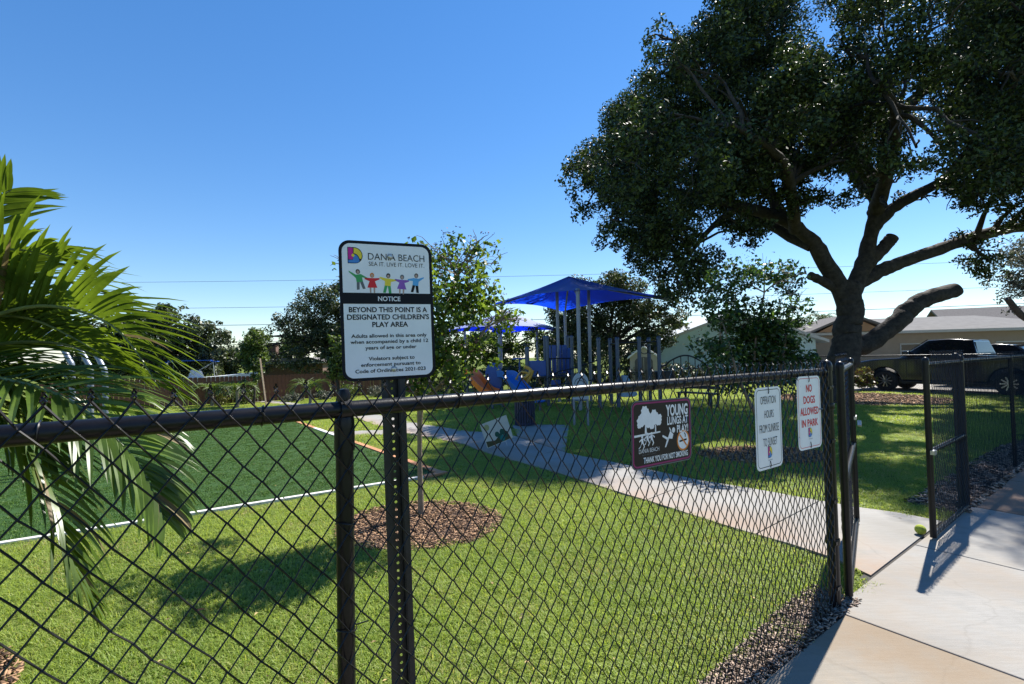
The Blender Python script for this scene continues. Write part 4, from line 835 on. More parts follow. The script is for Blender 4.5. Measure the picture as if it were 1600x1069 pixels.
# trees behind the playground
bg_tree('broad_tree', (5.2, 25), [(-3.5, 0, 2.8, 1.1), (-2.6, 0, 4.0, 1.2), (-1.4, .4, 4.7, 1.2), (-1.2, 0, 3.1, 1.4), (0, 0, 5.1, 1.2), (.4, .3, 3.6, 1.5), (1.5, 0, 4.6, 1.3), (2.1, .3, 3.1, 1.3), (-2.2, -.3, 1.9, 1.2), (-.4, -.4, 1.7, 1.1), (1.4, -.3, 2.0, 1.2), (3.0, 0, 4.0, .9), (3.6, 0, 3.2, .8)], 26000, .17, .09, LEAF_A, 'dark spreading tree behind the large blue canopy and climbing frame', 40, .26)
bg_tree('broad_tree', (-1.5, 31), [(-2, 0, 2.6, 1.3), (0, 0, 2.2, 1.5), (2, 0, 2.8, 1.3), (3.8, 0, 2.4, 1.3), (5.2, 0, 3.4, 1.1), (-3.6, 0, 2.0, 1.2), (1, 0, 1.2, 1.2)], 15000, .2, .11, LEAF_B, 'bushy green trees in the gap under the canopies', 41, .2)
bg_tree('bright_tree', (10.6, 33), [(0, 0, 2.9, 1.1), (1, 0, 3.4, .9), (-1, 0, 2.4, 1.1), (1.6, 0, 2.5, 1.0)], 6000, .18, .1, LEAF_B, 'bright green tree above the teal house roof', 42, .15)
bg_tree('pruned_tree', (23.6, 21.5), [(0, 0, 4.6, 1.2), (-1.1, -.2, 5.6, 1.0), (.6, 0, 6.0, 1.4), (-.6, 0, 3.7, 1.0), (1.4, 0, 4.0, 1.4), (-1.5, 0, 4.6, .8), (.2, -.5, 3.2, .8)], 13000, .15, .07, LEAF_C, 'silvery leaved tree with a sawn limb at the right edge', 43, .22)
pt = bpy.data.objects['pruned_tree']; q = MB(); limb(q, [(-.1, 0, 2.6), (-1.2, -.3, 3.0), (-2.0, -.5, 3.75)], .15, .12, 10); q.build('limb', BARK, pt, smooth=True)
bg_tree('distant_tree', (36, 52), blob(8, 5, 1, 1.5, 4.6, 1.6, 80), 5000, .3, .16, LEAF_B, 'green tree top behind the grey roof on the right', 81, .2, 'distant tree line')
bg_tree('distant_tree', (30, 55), blob(6, 3, 1, 1.5, 4.2, 1.4, 82), 4000, .3, .16, LEAF_A, 'dark tree top just right of the oak trunk', 83, .2, 'distant tree line')

# shrubs
def shrub(name, base, r_, h, m, label, seed, n=900, ln=.09, wd=.045, group=None):
    t = empty(name, (*base, 0), 0, label, 'shrub', group); q = MB()
    for k in range(6): branch_to(q, (rnd.gauss(0, .02), rnd.gauss(0, .02), -.03), (rnd.gauss(0, r_*.5), rnd.gauss(0, r_*.4), h*.7), .012, .004)
    q.build('stems', BARK2, t, smooth=True)
    leaf_cloud('foliage', [(0, 0, h*.55, r_*.7), (-r_*.4, 0, h*.4, r_*.55), (r_*.4, 0, h*.45, r_*.55), (0, -r_*.3, h*.3, r_*.5)], n, ln, wd, m, t, seed, clump=.4, up=.5, fill=.2); return t
shrub('croton_shrub', (13.95, 19.3), .6, 1.05, CROTON, 'orange and green croton shrub left of the truck', 91, 1500, .14, .05)
shrub('croton_shrub', (12.9, 19.6), .6, .85, LEAF_B, 'low green shrub by the oak trunk', 92, 1500, .14, .05)
for i, (x, y, r_, h, lab) in enumerate(((-11.2, 18.6, .5, .5, 'yellow green low shrub at the left end of the wooden fence'), (-8.9, 19.6, .4, .36, 'pale low shrub under the slim upright tree'), (-7.9, 20.3, .4, .36, 'pale low shrub between two small palms'), (-5.9, 21, .5, .45, 'pale low shrub just left of the sign post'), (-10.4, 18.9, .55, .7, 'rounded green shrub before the fence below the brick chimney'), (-6.9, 20.6, .55, .75, 'green shrub before the fence beside the slender young tree'))):
    shrub('low_shrub', (x, y), r_, h, YLEAF if i == 0 else (LEAF_B if i > 3 else LEAF_C), lab, 95+i, 700, .09, .04, 'low shrubs along the wooden fence')
shrub('potted_shrub', (9.6, 24.5), .75, 1.1, LEAF_A, 'dark round shrub before the teal house', 99, 1500, .12, .06)

# ---------------------------------------------------------------- palms
def leaflet_geo(q, p, d, side_up, L, w, droop, seg=6):
    """folded strap leaflet: two quads across, drooping along its length"""
    d = d.normalized(); pos = Vector(p); rows = []
    for k in range(seg+1):
        t = k/seg; ww = w*(math.sin(math.pi*min(1, (t*.92+.08)))**.6 if t < 1 else 0)*(1-.35*t); n = d.cross(side_up); n = n.normalized() if n.length > 1e-6 else Vector((1, 0, 0)); u_ = n.cross(d)
        rows.append((pos-n*ww/2+u_*ww*.22, pos.copy(), pos+n*ww/2+u_*ww*.22)); pos = pos+d*(L/seg); d = (d+Vector((0, 0, -droop/seg*(.4+1.4*t)))).normalized()
    b = len(q.v)
    for r3 in rows: q.v += [tuple(x) for x in r3]
    for k in range(seg):
        a = b+3*k; q.f += [(a, a+1, a+4, a+3), (a+1, a+2, a+5, a+4)]; q.mi += [q.m]*2
def frond(parent, pts, n, L, w, droop, seed, pieces=True, m=None, rr=.016, ang=.75, lift=.25, twist=0.0):
    g = random.Random(seed); S = smooth_path(pts, 6); k = len(S)-1
    rch = MB().tube(S, [rr*(1-.85*i/k) for i in range(k+1)], 7)
    fo = None
    if pieces: fo = rch.build('frond', RACHIS, parent, smooth=True)
    acc = MB() if not pieces else None
    for i in range(n):
        t = .12+.88*(i+g.uniform(-.3, .3))/n; t = min(max(t, .1), .995); f = t*k; j = min(int(f), k-1); p = S[j].lerp(S[j+1], f-j); T = (S[j+1]-S[j]).normalized()
        side = T.cross(Vector((0, 0, 1))); side = side.normalized() if side.length > .2 else Vector((0, -1, 0)); up_ = side.cross(T)
        side = (side*math.cos(twist)+up_*math.sin(twist)).normalized(); up_ = side.cross(T)
        prof = (.45+.55*math.sin(math.pi*min(1, .15+t*.8)))*(1-.35*t**4)
        for s in (-1, 1):
            a = ang+.35*t+g.uniform(-.08, .08); d = T*math.sin(a*.9)+side*s*math.cos(a*.9)+up_*(lift+g.uniform(-.12, .12)); l = L*prof*g.uniform(.88, 1.1)
            if pieces:
                q = MB(); leaflet_geo(q, p, d, up_, l, w*g.uniform(.8, 1.15), droop*g.uniform(.6, 1.4)); q.build('leaflet', DRYPALM if g.random() < .05 else (m or PALM), fo, smooth=True, fix=False)
            else: leaflet_geo(acc, p, d, up_, l, w*g.uniform(.8, 1.15), droop*g.uniform(.6, 1.4), 4)
    if not pieces:
        mm = m or PALM; b = len(acc.v); acc.v += rch.v; acc.f += [tuple(x+b for x in f) for f in rch.f]; acc.mi += [1]*len(rch.f); fo = acc.build('frond', [mm, RACHIS], parent, smooth=True, fix=False)
    return fo
PB = Vector((-3.02, 2.45, 0))
palm = empty('palm_tree', PB, 0, 'young palm with long arching green fronds at the left edge', 'palm')
MB().tube(smooth_path([(0, 0, -.1), (.02, 0, .3), (0, .02, .8), (.0, .02, 1.25)], 4), [.13, .12, .1, .095, .09, .09, .085, .085, .085, .08, .08, .075, .07], 14).build('trunk', PTRUNK, palm, smooth=True)
MB().lathe([(.07, 1.2), (.085, 1.3), (.07, 1.5), (.05, 1.65), (.03, 1.72)], 14).build('crownshaft', mat('crownshaft', (.12, .17, .05), .4, var=.2), palm, smooth=True)
def PX(*P): return [Vector(p)-PB for p in P]
c0 = (-3.0, 2.47, 1.6)
frond(palm, PX(c0, (-2.75, 2.42, 1.82), (-2.3, 2.35, 1.93), (-1.9, 2.3, 1.82), (-1.66, 2.28, 1.52)), 46, .54, .035, .55, 1, ang=.9, lift=.5, twist=.45)
frond(palm, PX(c0, (-2.75, 2.3, 1.62), (-2.35, 2.15, 1.6), (-1.9, 2.05, 1.5), (-1.58, 2.02, 1.25), (-1.46, 2.02, 1.0)), 44, .48, .034, .9, 2, ang=.9, lift=.2, twist=-.35)
frond(palm, PX(c0, (-2.72, 2.35, 1.5), (-2.42, 2.3, 1.38), (-2.2, 2.28, 1.1), (-2.1, 2.28, .78), (-2.02, 2.3, .55)), 38, .52, .036, .9, 3, ang=.92, lift=.2, twist=.3)
frond(palm, PX(c0, (-2.95, 2.5, 2.1), (-2.75, 2.45, 2.42), (-2.5, 2.4, 2.52)), 21, .44, .034, .3, 4, ang=.8, lift=.3, twist=.5)
frond(palm, PX(c0, (-2.9, 2.2, 2.05), (-2.78, 2.1, 2.3), (-2.55, 2.0, 2.28)), 26, .44, .034, .5, 5, ang=.8, lift=.3, twist=.4, pieces=False)
for i, (P, tw, n_) in enumerate(((((-3.3, 2.5, 2.1), (-3.8, 2.5, 2.2), (-4.3, 2.5, 1.8)), 0, 26), (((-3.05, 2.8, 2.1), (-3.0, 3.3, 2.2), (-2.95, 3.8, 1.8)), 0, 26), (((-3.2, 2.15, 2.0), (-3.5, 1.85, 1.9), (-3.8, 1.7, 1.4)), 0, 26), (((-3.3, 2.8, 1.9), (-3.8, 3.2, 1.7), (-4.1, 3.5, 1.2)), 0, 26), (((-3.2, 2.4, 2.4), (-3.5, 2.4, 2.8), (-3.9, 2.4, 2.9)), 0, 26),
        (((-2.75, 2.55, 1.75), (-2.4, 2.6, 1.75), (-2.1, 2.62, 1.6)), .5, 34), (((-2.8, 2.2, 1.65), (-2.55, 2.0, 1.62), (-2.3, 1.9, 1.4)), .4, 30), (((-2.8, 2.5, 1.7), (-2.55, 2.5, 1.5), (-2.35, 2.48, 1.15)), .2, 28), (((-2.95, 2.3, 1.95), (-2.75, 2.2, 2.12), (-2.45, 2.12, 2.05)), .5, 30), (((-2.85, 2.15, 1.55), (-2.7, 1.95, 1.35), (-2.55, 1.85, 1.05)), .2, 26), (((-2.8, 2.45, 1.85), (-2.45, 2.45, 1.88), (-2.0, 2.42, 1.66)), .6, 34), (((-2.75, 2.6, 1.6), (-2.3, 2.6, 1.5), (-1.85, 2.55, 1.25)), .1, 34), (((-2.8, 2.4, 1.95), (-2.5, 2.35, 2.2), (-2.15, 2.3, 2.15)), .5, 30))):
    frond(palm, PX(c0, *P), int(n_*1.35), .5, .031, .85, 20+i, pieces=False, twist=tw, ang=.88)
def small_palm(x, y, h, L, label, seed, m=LEAF_B):
    t = empty('small_palm', (x, y, 0), 0, label, 'palm', 'small palms before the wooden fence'); MB().tube([(0, 0, -.1), (.02, 0, h*.5), (0, 0, h)], [.07, .055, .05], 8).build('trunk', PTRUNK, t, smooth=True); g = random.Random(seed)
    for k in range(9):
        a = 2*math.pi*k/9+g.uniform(-.2, .2); e = g.uniform(.1, .6); c, s = math.cos(a), math.sin(a)
        frond(t, [(0, 0, h), (c*L*.35, s*L*.35, h+L*(.25+e*.3)), (c*L*.75, s*L*.75, h+L*(.2+e*.3)), (c*L, s*L, h-L*.1)], 12, L*.42, .04, .7, seed*10+k, pieces=False, m=m, rr=.012)
small_palm(-11.3, 18.2, .5, .75, 'small pale palm below the boat', 51); small_palm(-9.9, 17.4, .62, .7, 'small bright palm right of the boat', 52); small_palm(-7.5, 17.9, .55, .8, 'small palm with drooping fronds near the notice sign', 53)
def far_palm(x, y, h, L, label, seed):
    t = empty('distant_palm', (x, y, 0), 0, label, 'palm', 'palms above the beige roof'); MB().tube([(0, 0, -.1), (.1, 0, h*.5), (0, 0, h)], [.14, .11, .1], 8).build('trunk', PTRUNK, t, smooth=True); g = random.Random(seed)
    for k in range(11):
        a = 2*math.pi*k/11+g.uniform(-.2, .2); e = g.uniform(.1, .7); c, s = math.cos(a), math.sin(a)
        frond(t, [(0, 0, h), (c*L*.35, s*L*.35, h+L*(.2+e*.4)), (c*L*.75, s*L*.75, h+L*(.1+e*.4)), (c*L, s*L, h-L*.25)], 12, L*.4, .09, .8, seed*10+k, pieces=False, m=LEAF_A, rr=.02)
far_palm(28.3, 44, 4.2, 1.5, 'palm head above the roof left of the oak trunk', 54); far_palm(26.5, 45, 4.1, 1.2, 'smaller palm head behind the small dark tree', 55)

hd = empty('hedge', (2.6, 22.6, 0), R(2), 'dark clipped hedge behind the playground', 'hedge')
q = MB()
for k in range(24): branch_to(q, (-5.8+k*.5, 0, -.05), (-5.8+k*.5+rnd.gauss(0, .1), rnd.gauss(0, .1), .9), .02, .006)
q.build('stems', BARK, hd, smooth=True)['kind'] = 'stuff'
leaf_cloud('foliage', [(-5.8+k*.42, rnd.gauss(0, .05), .5+.35*(k % 2), .5) for k in range(28)], 16000, .13, .07, LEAF_A, hd, 77, clump=.4, fill=.3)
# ---------------------------------------------------------------- playground
def canopy(name, corners, apex, label, sag=.25, n=10):
    """four-cornered shade sail: hip cloth whose edges curve inwards"""
    root = empty(name, (apex[0], apex[1], 0), 0, label, 'canopy'); A = Vector(apex); q = MB(); o = Vector((apex[0], apex[1], 0)); C = [Vector(c) for c in corners]
    for i in range(4):
        a, b = C[i], C[(i+1) % 4]; rows = []
        for u_ in range(n+1):
            t = u_/n; e = a.lerp(b, t); mid = ((a+b)/2); e = e+(Vector((A.x, A.y, e.z))-e)*(sag*4*t*(1-t)*.35)+Vector((0, 0, .12*4*t*(1-t)))
            rows.append([(A.lerp(e, k/n)-Vector((0, 0, .22*math.sin(math.pi*k/n)*(.4+.6*4*t*(1-t))*.6)))-o for k in range(n+1)])
        for u_ in range(n):
            for k in range(n): q.quad(rows[u_][k], rows[u_+1][k], rows[u_+1][k+1], rows[u_][k+1])
    c = q.build('canopy_cloth', BLUEC, root, smooth=True)
    bm = bmesh.new(); bm.from_mesh(c.data); bmesh.ops.remove_doubles(bm, verts=bm.verts, dist=.001); bm.to_mesh(c.data); bm.free()
    return root, o
cn, o = canopy('shade_canopy', [(-.75, 17, 3.5), (2.1, 20.2, 3.5), (5.6, 17.0, 3.62), (1.95, 14.1, 3.55)], (2.05, 17, 4.45), 'large blue hip shade canopy on grey posts above the playground')
for (x, y, zt) in ((1.98, 14.3, 3.66), (1.62, 17.0, 4.28), (2.75, 17.1, 4.25), (2.2, 19.9, 3.5)):
    p = MB().tube([(x-o.x, y-o.y, -.2), (x-o.x, y-o.y, zt-.08)], .056, 14).build('post', GREYPIPE, cn, smooth=True); MB().lathe([(.07, -.1), (.07, .02), (.05, .05), (0, .06)], 14, (x-o.x, y-o.y, zt-.08)).build('post_cap', GREYPIPE, p, smooth=True)
for a, b in (((1.62, 17, 4.22), (-.75, 17, 3.47)), ((2.75, 17.1, 4.2), (5.6, 17, 3.58)), ((1.98, 14.3, 3.5), (2.05, 17, 4.36)), ((2.2, 19.9, 3.44), (2.05, 17, 4.36))):
    MB().tube([Vector(a)-o-Vector((0, 0, .1)), Vector(b)-o-Vector((0, 0, .06))], .035, 8).build('rafter', GREYPIPE, cn, smooth=True)
c2, o = canopy('shade_canopy', [(-3.9, 24.5, 2.95), (-.6, 28, 2.95), (2.75, 25, 2.95), (-.6, 21.6, 3.0)], (-.2, 24.8, 4.0), 'second blue canopy with sun sheen painted as a pale top behind the young tree')
tc_ = bpy.data.objects.new('canopy_sheen_layer', [ch for ch in c2.children if ch.name.startswith('canopy_cloth')][0].data.copy()); COL.objects.link(tc_); tc_.parent = c2; tc_.location.z = .012; tc_.data.materials.clear(); tc_.data.materials.append(SHEENC)  # added layer over the blue cloth, carries the painted sun sheen
for (x, y) in ((-2.4, 24.6), (1.3, 24.9), (-.6, 26.6), (-.6, 22.6)):
    MB().tube([(x-o.x, y-o.y, -.2), (x-o.x, y-o.y, 3.2)], .065, 12).build('post', GREYPIPE, c2, smooth=True)

ps = empty('play_structure', (.6, 16.6, 0), 0, 'playground tower with blue panels, slides and a yellow climber', 'playground'); o = Vector((.6, 16.6, 0))
def pp(name, q, m, sm=True, bev=0, par=None): return q.build(name, m, par or ps, smooth=sm, bevel=bev)
for (x, y, h) in ((.55, -.8, 2.25), (1.35, -.8, 2.25), (.55, .4, 2.3), (1.35, .4, 2.3), (-.1, -.8, 1.9), (-.1, .4, 1.9)):
    p = pp('post', MB().tube([(x, y, -.2), (x, y, h)], .055, 12), PGPOST); pp('post_cap', MB().lathe([(.06, -.03), (.062, .02), (.04, .05), (0, .06)], 12, (x, y, h)), PGPOST, par=p)
pp('deck', MB().box(-.12, 1.37, -.82, .42, .93, .99), DARKM, False, .01)
for i in range(6): pp('baluster', MB().tube([(.62+i*.13, -.8, 1.0), (.62+i*.13, -.8, 1.55)], .014, 6), DARKM)
pp('handrail', MB().tube([(.55, -.8, 1.56), (1.35, -.8, 1.56)], .02, 8), DARKM)
for i in range(4): pp('panel', MB().box(.6+i*.185, .6+i*.185+.165, .36, .4, 1.02, 2.02), BLUEP, False, .015)
pp('panel', MB().prism([(1.31, 1.0), (1.39, 1.0), (1.39, 1.9), (1.31, 1.9)], -.7, .3), BLUEP, False, .015)
pp('panel', MB().prism([(-.06, 1.0), (.5, 1.0), (.5, 1.5), (-.06, 1.5)], -.82, -.78), BLUEP, False, .02)
pp('play_bucket', MB().lathe([(.1, 0), (.16, .05), (.17, .24), (.15, .25)], 16, (.78, -1.0, .62)), BLUEP)
# blue slide with round-topped entry hood
hood = [(-.27, .0), (.27, .0), (.27, 1.0)]+[(.27*math.cos(R(a)), 1.0+.36*math.sin(R(a))) for a in range(15, 180, 15)]+[(-.27, 1.0)]
q = MB().prism([(a-1.22, b+.1) for a, b in hood], -.86, -.8); pp('slide_hood', q, BLUEP, False, .015)
def chute(path, w, h, th=.03):
    q = MB(); S = smooth_path(path, 5); k = len(S)
    prof = [(-w, h), (-w*.9, .04), (-w*.5, 0), (w*.5, 0), (w*.9, .04), (w, h), (w+th, h), (w*.98, 0), (0, -th), (-w*.98, 0), (-w-th, h)]
    for i, p in enumerate(S):
        T = (S[min(i+1, k-1)]-S[max(i-1, 0)]).normalized(); s = T.cross(Vector((0, 0, 1))).normalized(); u_ = s.cross(T)
        q.v += [tuple(p+s*a+u_*b) for a, b in prof]
    n = len(prof)
    for i in range(k-1):
        for j in range(n): a = i*n+j; b = i*n+(j+1) % n; q.f.append((a, b, b+n, a+n)); q.mi.append(0)
    return q
pp('slide', chute([(-.95, -.82, 1.0), (-.75, -1.0, .98), (-.55, -1.3, .75), (-.3, -1.65, .5), (-.05, -1.95, .3), (.25, -2.15, .28)], .24, .2), mat('slide_blue', (.03, .17, .5), .3, var=.05))
pp('slide', chute([(-2.15, -.5, 1.12), (-1.95, -.65, 1.04), (-1.7, -.95, .74), (-1.45, -1.2, .52), (-1.2, -1.4, .44)], .22, .2), ORANGEP)
pp('slide_support', MB().tube([(-2.1, -.5, -.1), (-2.1, -.5, 1.05)], .04, 8).tube([(-1.25, -1.35, -.1), (-1.25, -1.35, .42)], .04, 8).tube([(.2, -2.1, -.1), (.2, -2.1, .27)], .04, 8).tube([(-.95, -.82, -.1), (-.95, -.82, 1.0)], .04, 8), PGPOST)
q = MB().tube(smooth_path([(-.42, -1.0, -.1), (-.38, -1.0, .5), (-.42, -1.05, .85), (-.15, -1.05, 1.0), (-.02, -1.0, 1.2), (-.2, -.95, 1.32)], 5), .055, 10).tube(smooth_path([(-.2, -1.0, -.1), (-.12, -1.0, .4), (-.2, -1.0, .7), (-.05, -1.0, .95), (.05, -1.0, 1.2)], 5), .055, 10)
for z in (.3, .6, .9): q.tube([(-.4, -1.0, z), (-.12, -1.0, z)], .03, 8)
q.tube(smooth_path([(-.5, -1.02, .9), (-.3, -1.05, 1.15), (.0, -1.02, 1.05)], 4), .04, 8)
pp('climber', q, YELLOWP)
MBp = MB().lathe([(.26, 0), (.25, .05), (.0, .05)], 14, (-.35, .6, 1.55)); pp('roof_dish', MBp.tube([(-.35, .6, -.1), (-.35, .6, 1.6)], .03, 8), BLUEP)

cf = empty('climbing_frame', (3.6, 15.0, 0), 0, 'grey posted climbing frame with overhead ladder and arched railing', 'playground')
XS = (-.92, -.34, .34, .95)
for i, x in enumerate(XS):
    for y in ((0, 1.1) if i in (1, 3) else (0,)):
        p = MB().tube([(x, y, -.2), (x, y, 2.12)], .062, 12).build('post', PGPOST, cf, smooth=True); MB().lathe([(.066, -.04), (.07, .0), (.06, .05), (.03, .075), (0, .08)], 12, (x, y, 2.12)).build('post_cap', PGPOST, p, smooth=True)
q = MB()
for y in (.05, 1.05): q.tube([(-.34, y, 2.0), (.95, y, 2.02)], .022, 8)
for k in range(8): q.tube([(-.3+k*.17, .05, 2.0), (-.3+k*.17, 1.05, 2.0)], .015, 6)
q.build('overhead_ladder', DARKM, cf, smooth=True)
for k in range(3):
    c = .0+.22*k; MB().tube([(c+.5+.13*math.cos(a), 0, 1.78+.13*math.sin(a)) for a in [2*math.pi*i/14 for i in range(15)]], .014, 6).build('hand_ring', DARKM, cf, smooth=True)
q = MB(); q.tube(smooth_path([(-2.6, 0, .9), (-2.2, 0, 1.15), (-1.7, 0, 1.25), (-.92, 0, 1.5)], 4), .02, 8).tube([(-2.6, 0, .7), (-.92, 0, .9)], .02, 8)
for k in range(6): q.tube([(-2.5+k*.28, 0, .35), (-2.5+k*.28, 0, 1.05+.06*k)], .012, 6)
q.build('side_rail', DARKM, cf, smooth=True)
ar = [(1.0, 0, 1.28), (1.12, 0, 1.28), (1.3, 0, 1.42), (1.62, 0, 1.56), (1.9, 0, 1.56), (2.2, 0, 1.42), (2.42, 0, 1.25)]
q = MB().tube(smooth_path(ar, 5), .024, 8).tube([(1.0, 0, 1.16), (2.45, 0, 1.18)], .016, 8)
q.build('arched_railing', DARKM, cf, smooth=True)
for x in (1.18, 1.4, 1.62, 1.85, 2.06, 2.28): MB().tube([(x, 0, .55), (x, 0, 1.3+.25*max(0, 1-((x-1.75)/.75)**2))], .014, 6).build('baluster', DARKM, cf, smooth=True)
for x in (.6, 1.0): MB().tube([(x-.05, -.0, .15), (x-.05, 0, 1.16)], .014, 6).build('baluster', DARKM, cf, smooth=True)
MB().box(.85, 1.45, .1, .5, .75, 1.1).build('play_panel', DARKM, cf, bevel=.02)
MB().tube([(2.45, 0, -.1), (2.45, 0, 1.26)], .03, 8).build('post', DARKM, cf, smooth=True)
MB().prism([(-.3, .35), (.1, .35), (.2, .42), (-.1, 1.0), (-.22, 1.0)], -.25, .12).build('step_climber', mat('pale_blue_plastic', (.22, .32, .42), .45), cf, bevel=.02)

bs = empty('panel_sign', (1.57, 11.25, 0), R(4), 'small round topped pale sign on two grey legs by the bin', 'sign')
hp = [(-.19, .62), (.19, .62), (.19, 1.0)]+[(.19*math.cos(R(a)), 1.0+.24*math.sin(R(a))) for a in range(15, 180, 15)]+[(-.19, 1.0)]
pn = MB().prism(hp, -.015, .015).build('panel', mat('panel_board', (.42, .46, .5), .5, var=.06), bs, bevel=.006)
q = MB()
for rr in (.15, .09): ring(q, arc(0, .98, rr, 0, 180, 12)+[(0, .98)], arc(0, .98, rr-.02, 0, 180, 12)+[(0, .98)], -.0185)
flat(q, [(-.13, .7), (.13, .7), (.13, .74), (-.13, .74)], -.0185); flat(q, [(-.1, .8), (.1, .8), (.1, .83), (-.1, .83)], -.0185); q.build('print', IK['grey'], pn, fix=False)
for x in (-.16, .16): MB().tube([(x, .02, -.1), (x, .02, .95)], .028, 10).build('leg', GREYPIPE, bs, smooth=True)
MB().tube([(-.16, .02, .6), (.16, .02, .6)], .02, 8).build('crossbar', GREYPIPE, bs, smooth=True)

tb = empty('litter_bin', (.27, 11.55, 0), 0, 'dark blue slatted litter bin on the concrete pad', 'bin')
MB().lathe([(.19, .02), (.19, .66)], 20).build('liner', DARKM, tb, smooth=True)
sl = MB().box(-.016, .016, -.008, .008, .03, .68).build('slat', NAVYC, tb, bevel=.003); sl.location = (.235, 0, 0); sl.rotation_euler = (0, 0, R(90))
for k in range(1, 24):
    a = 2*math.pi*k/24; c = sl.copy(); COL.objects.link(c); c.parent = tb; c.location = (.235*math.cos(a), .235*math.sin(a), 0); c.rotation_euler = (0, 0, a+R(90))
MB().lathe([(.2, .66), (.25, .66), (.262, .69), (.25, .72), (.17, .74), (.12, .72)], 24).build('rim', NAVYC, tb, smooth=True)
for z in (.05, .35): MB().lathe([(.222, z), (.228, z), (.228, z+.03), (.222, z+.03)], 24).build('hoop', NAVYC, tb, smooth=True)

bn = empty('park_bench', (5.55, 14.6, 0), R(-50), 'dark bench in the shade behind the brown sign', 'bench')
for k in range(4): MB().box(-.6, .6, -.2+k*.105, -.115+k*.105, .43, .46).build('seat_slat', DARKM, bn, bevel=.005)
for k in range(3): MB().box(-.6, .6, .23+.02*k, .25+.02*k, .55+k*.12, .65+k*.12).build('back_slat', DARKM, bn, bevel=.005)
for x in (-.52, .52):
    MB().bar((x, -.18, 0), (x, -.18, .43), .05, .05).bar((x, .2, 0), (x, .27, .9), .05, .05).bar((x, -.2, .42), (x, .22, .42), .05, .03).build('leg', DARKM, bn)

# goal frame on the turf behind the palm
gf = empty('goal_frame', (-6.75, 7.7, 0), R(-12), 'arched grey tube goal frame on the turf behind the palm', 'goal')
for x, h in ((-.32, 2.0), (.05, 1.95), (.34, 1.9)):
    MB().tube(smooth_path([(x, 0, -.1), (x, 0, h-.55), (x-.08, .0, h-.25), (x-.35, 0, h+.05), (x-.8, .0, h+.22), (x-1.6, .0, h+.26), (x-2.4, 0, h+.26)], 5), .04, 12).build('arched_tube', GREYPIPE, gf, smooth=True)
MB().tube([(-.32, 0, .5), (.34, 0, .5)], .03, 10).build('crossbar', GREYPIPE, gf, smooth=True)
for x in (-2.72, -2.35): MB().tube([(x, 0, -.1), (x, 0, 2.24)], .04, 12).build('post', GREYPIPE, gf, smooth=True)

# tennis ball by the gate foot, fallen leaf
bl = MB().lathe([(.0335*math.sin(R(a)), -.0335*math.cos(R(a))) for a in range(0, 181, 15)], 20).build('tennis_ball', BALLM, smooth=True); bl.location = (3.53, 4.27, .018+.0335); bl.scale = (1.25,)*3; bl.location.z = .018+.0335*1.25
tag(bl, 'yellow green tennis ball on the path beside the closed gate leaf', 'ball')
lf = MB(); leaflet_geo(lf, (-2.05, 3.14, .05), Vector((.6, .4, .1)), Vector((0, 0, 1)), .05, .035, .6, 4); lf = lf.build('fallen_leaf', PETAL, smooth=True, fix=False); tag(lf, 'orange fallen leaf on the lawn in the shadow by the fence', 'leaf')

# ---------------------------------------------------------------- wooden fence, boat, brick house at the far left
wa = Vector((-15.6, 16.0, 0)); wb = Vector((-4.2, 23.2, 0)); d = wb-wa; L = d.length
wf = empty('wooden_fence', wa, math.atan2(d.y, d.x), 'low reddish brown board fence at the far left', 'fence')
bw = .145; nb = int(L/bw); b0 = MB().prism([(0, .06), (bw-.008, .06), (bw-.008, 1.06), (bw*.78, 1.1), (bw*.2, 1.1), (0, 1.06)], -.01, .01).build('board', WOODF, wf)
for k in range(1, nb):
    c = b0.copy(); COL.objects.link(c); c.parent = wf; c.location = (k*bw, rnd.gauss(0, .003), rnd.gauss(0, .006))
for z in (.3, .85): MB().box(0, L, .012, .05, z, z+.08).build('rail', WOODF, wf)
for k in range(7): MB().box(k*L/6-.045, k*L/6+.045, .05, .14, -.1, 1.08).build('post', WOODF, wf)

bt = empty('boat', (-14.55, 22.3, 0), R(28), 'small white boat with blue bimini top behind the wooden fence', 'boat')
sec = [(-2.2, .8, .95), (-1.2, .85, .95), (0, .88, .98), (1.2, .75, 1.05), (2.0, .4, 1.12), (2.5, .03, 1.18)]; q = MB()
for x, w_, h in sec: q.v += [(x, -w_, h), (x, -w_*.85, .5), (x, 0, .28+.12*max(0, x)), (x, w_*.85, .5), (x, w_, h)]
for i in range(len(sec)-1):
    for j in range(4): a = i*5+j; q.f.append((a, a+1, a+6, a+5)); q.mi.append(0)
q.f += [(0, 1, 2, 3, 4)]; q.mi += [0]
for i in range(len(sec)-1): q.f.append((i*5, i*5+4, i*5+9, i*5+5)); q.mi.append(0)
q.build('hull', BOATW, bt, smooth=True)
MB().prism([(-.3, .95), (.35, .95), (.2, 1.3), (-.2, 1.35)], -.35, .35).build('console', BOATW, bt, bevel=.02)
MB().quad((.36, -.32, 1.0), (.36, .32, 1.0), (.2, .3, 1.42), (.2, -.3, 1.42)).build('windscreen', GLASSD, bt)
q = MB().tube([(-1.0, -.7, 1.72), (-1.0, .7, 1.72)], .02, 6)
for y in (-.75, .75):
    q.tube([(-.95, y, .95), (-1.0, y, 1.7)], .018, 6).tube([(.75, y, .98), (.7, y, 1.7)], .018, 6).tube([(-.4, y, .95), (.7, y, 1.68)], .014, 6)
q.build('frame', TRIMW, bt, smooth=True)
q = MB(); ks = [(-1.15, 1.66), (-1.0, 1.73), (-.2, 1.78), (.6, 1.74), (.85, 1.67)]
for (x0, z0), (x1_, z1_) in zip(ks, ks[1:]): q.box(min(x0, x1_), max(x0, x1_), -.82, .82, (z0+z1_)/2-.012, (z0+z1_)/2+.02)
q.build('bimini', BIMINI, bt)
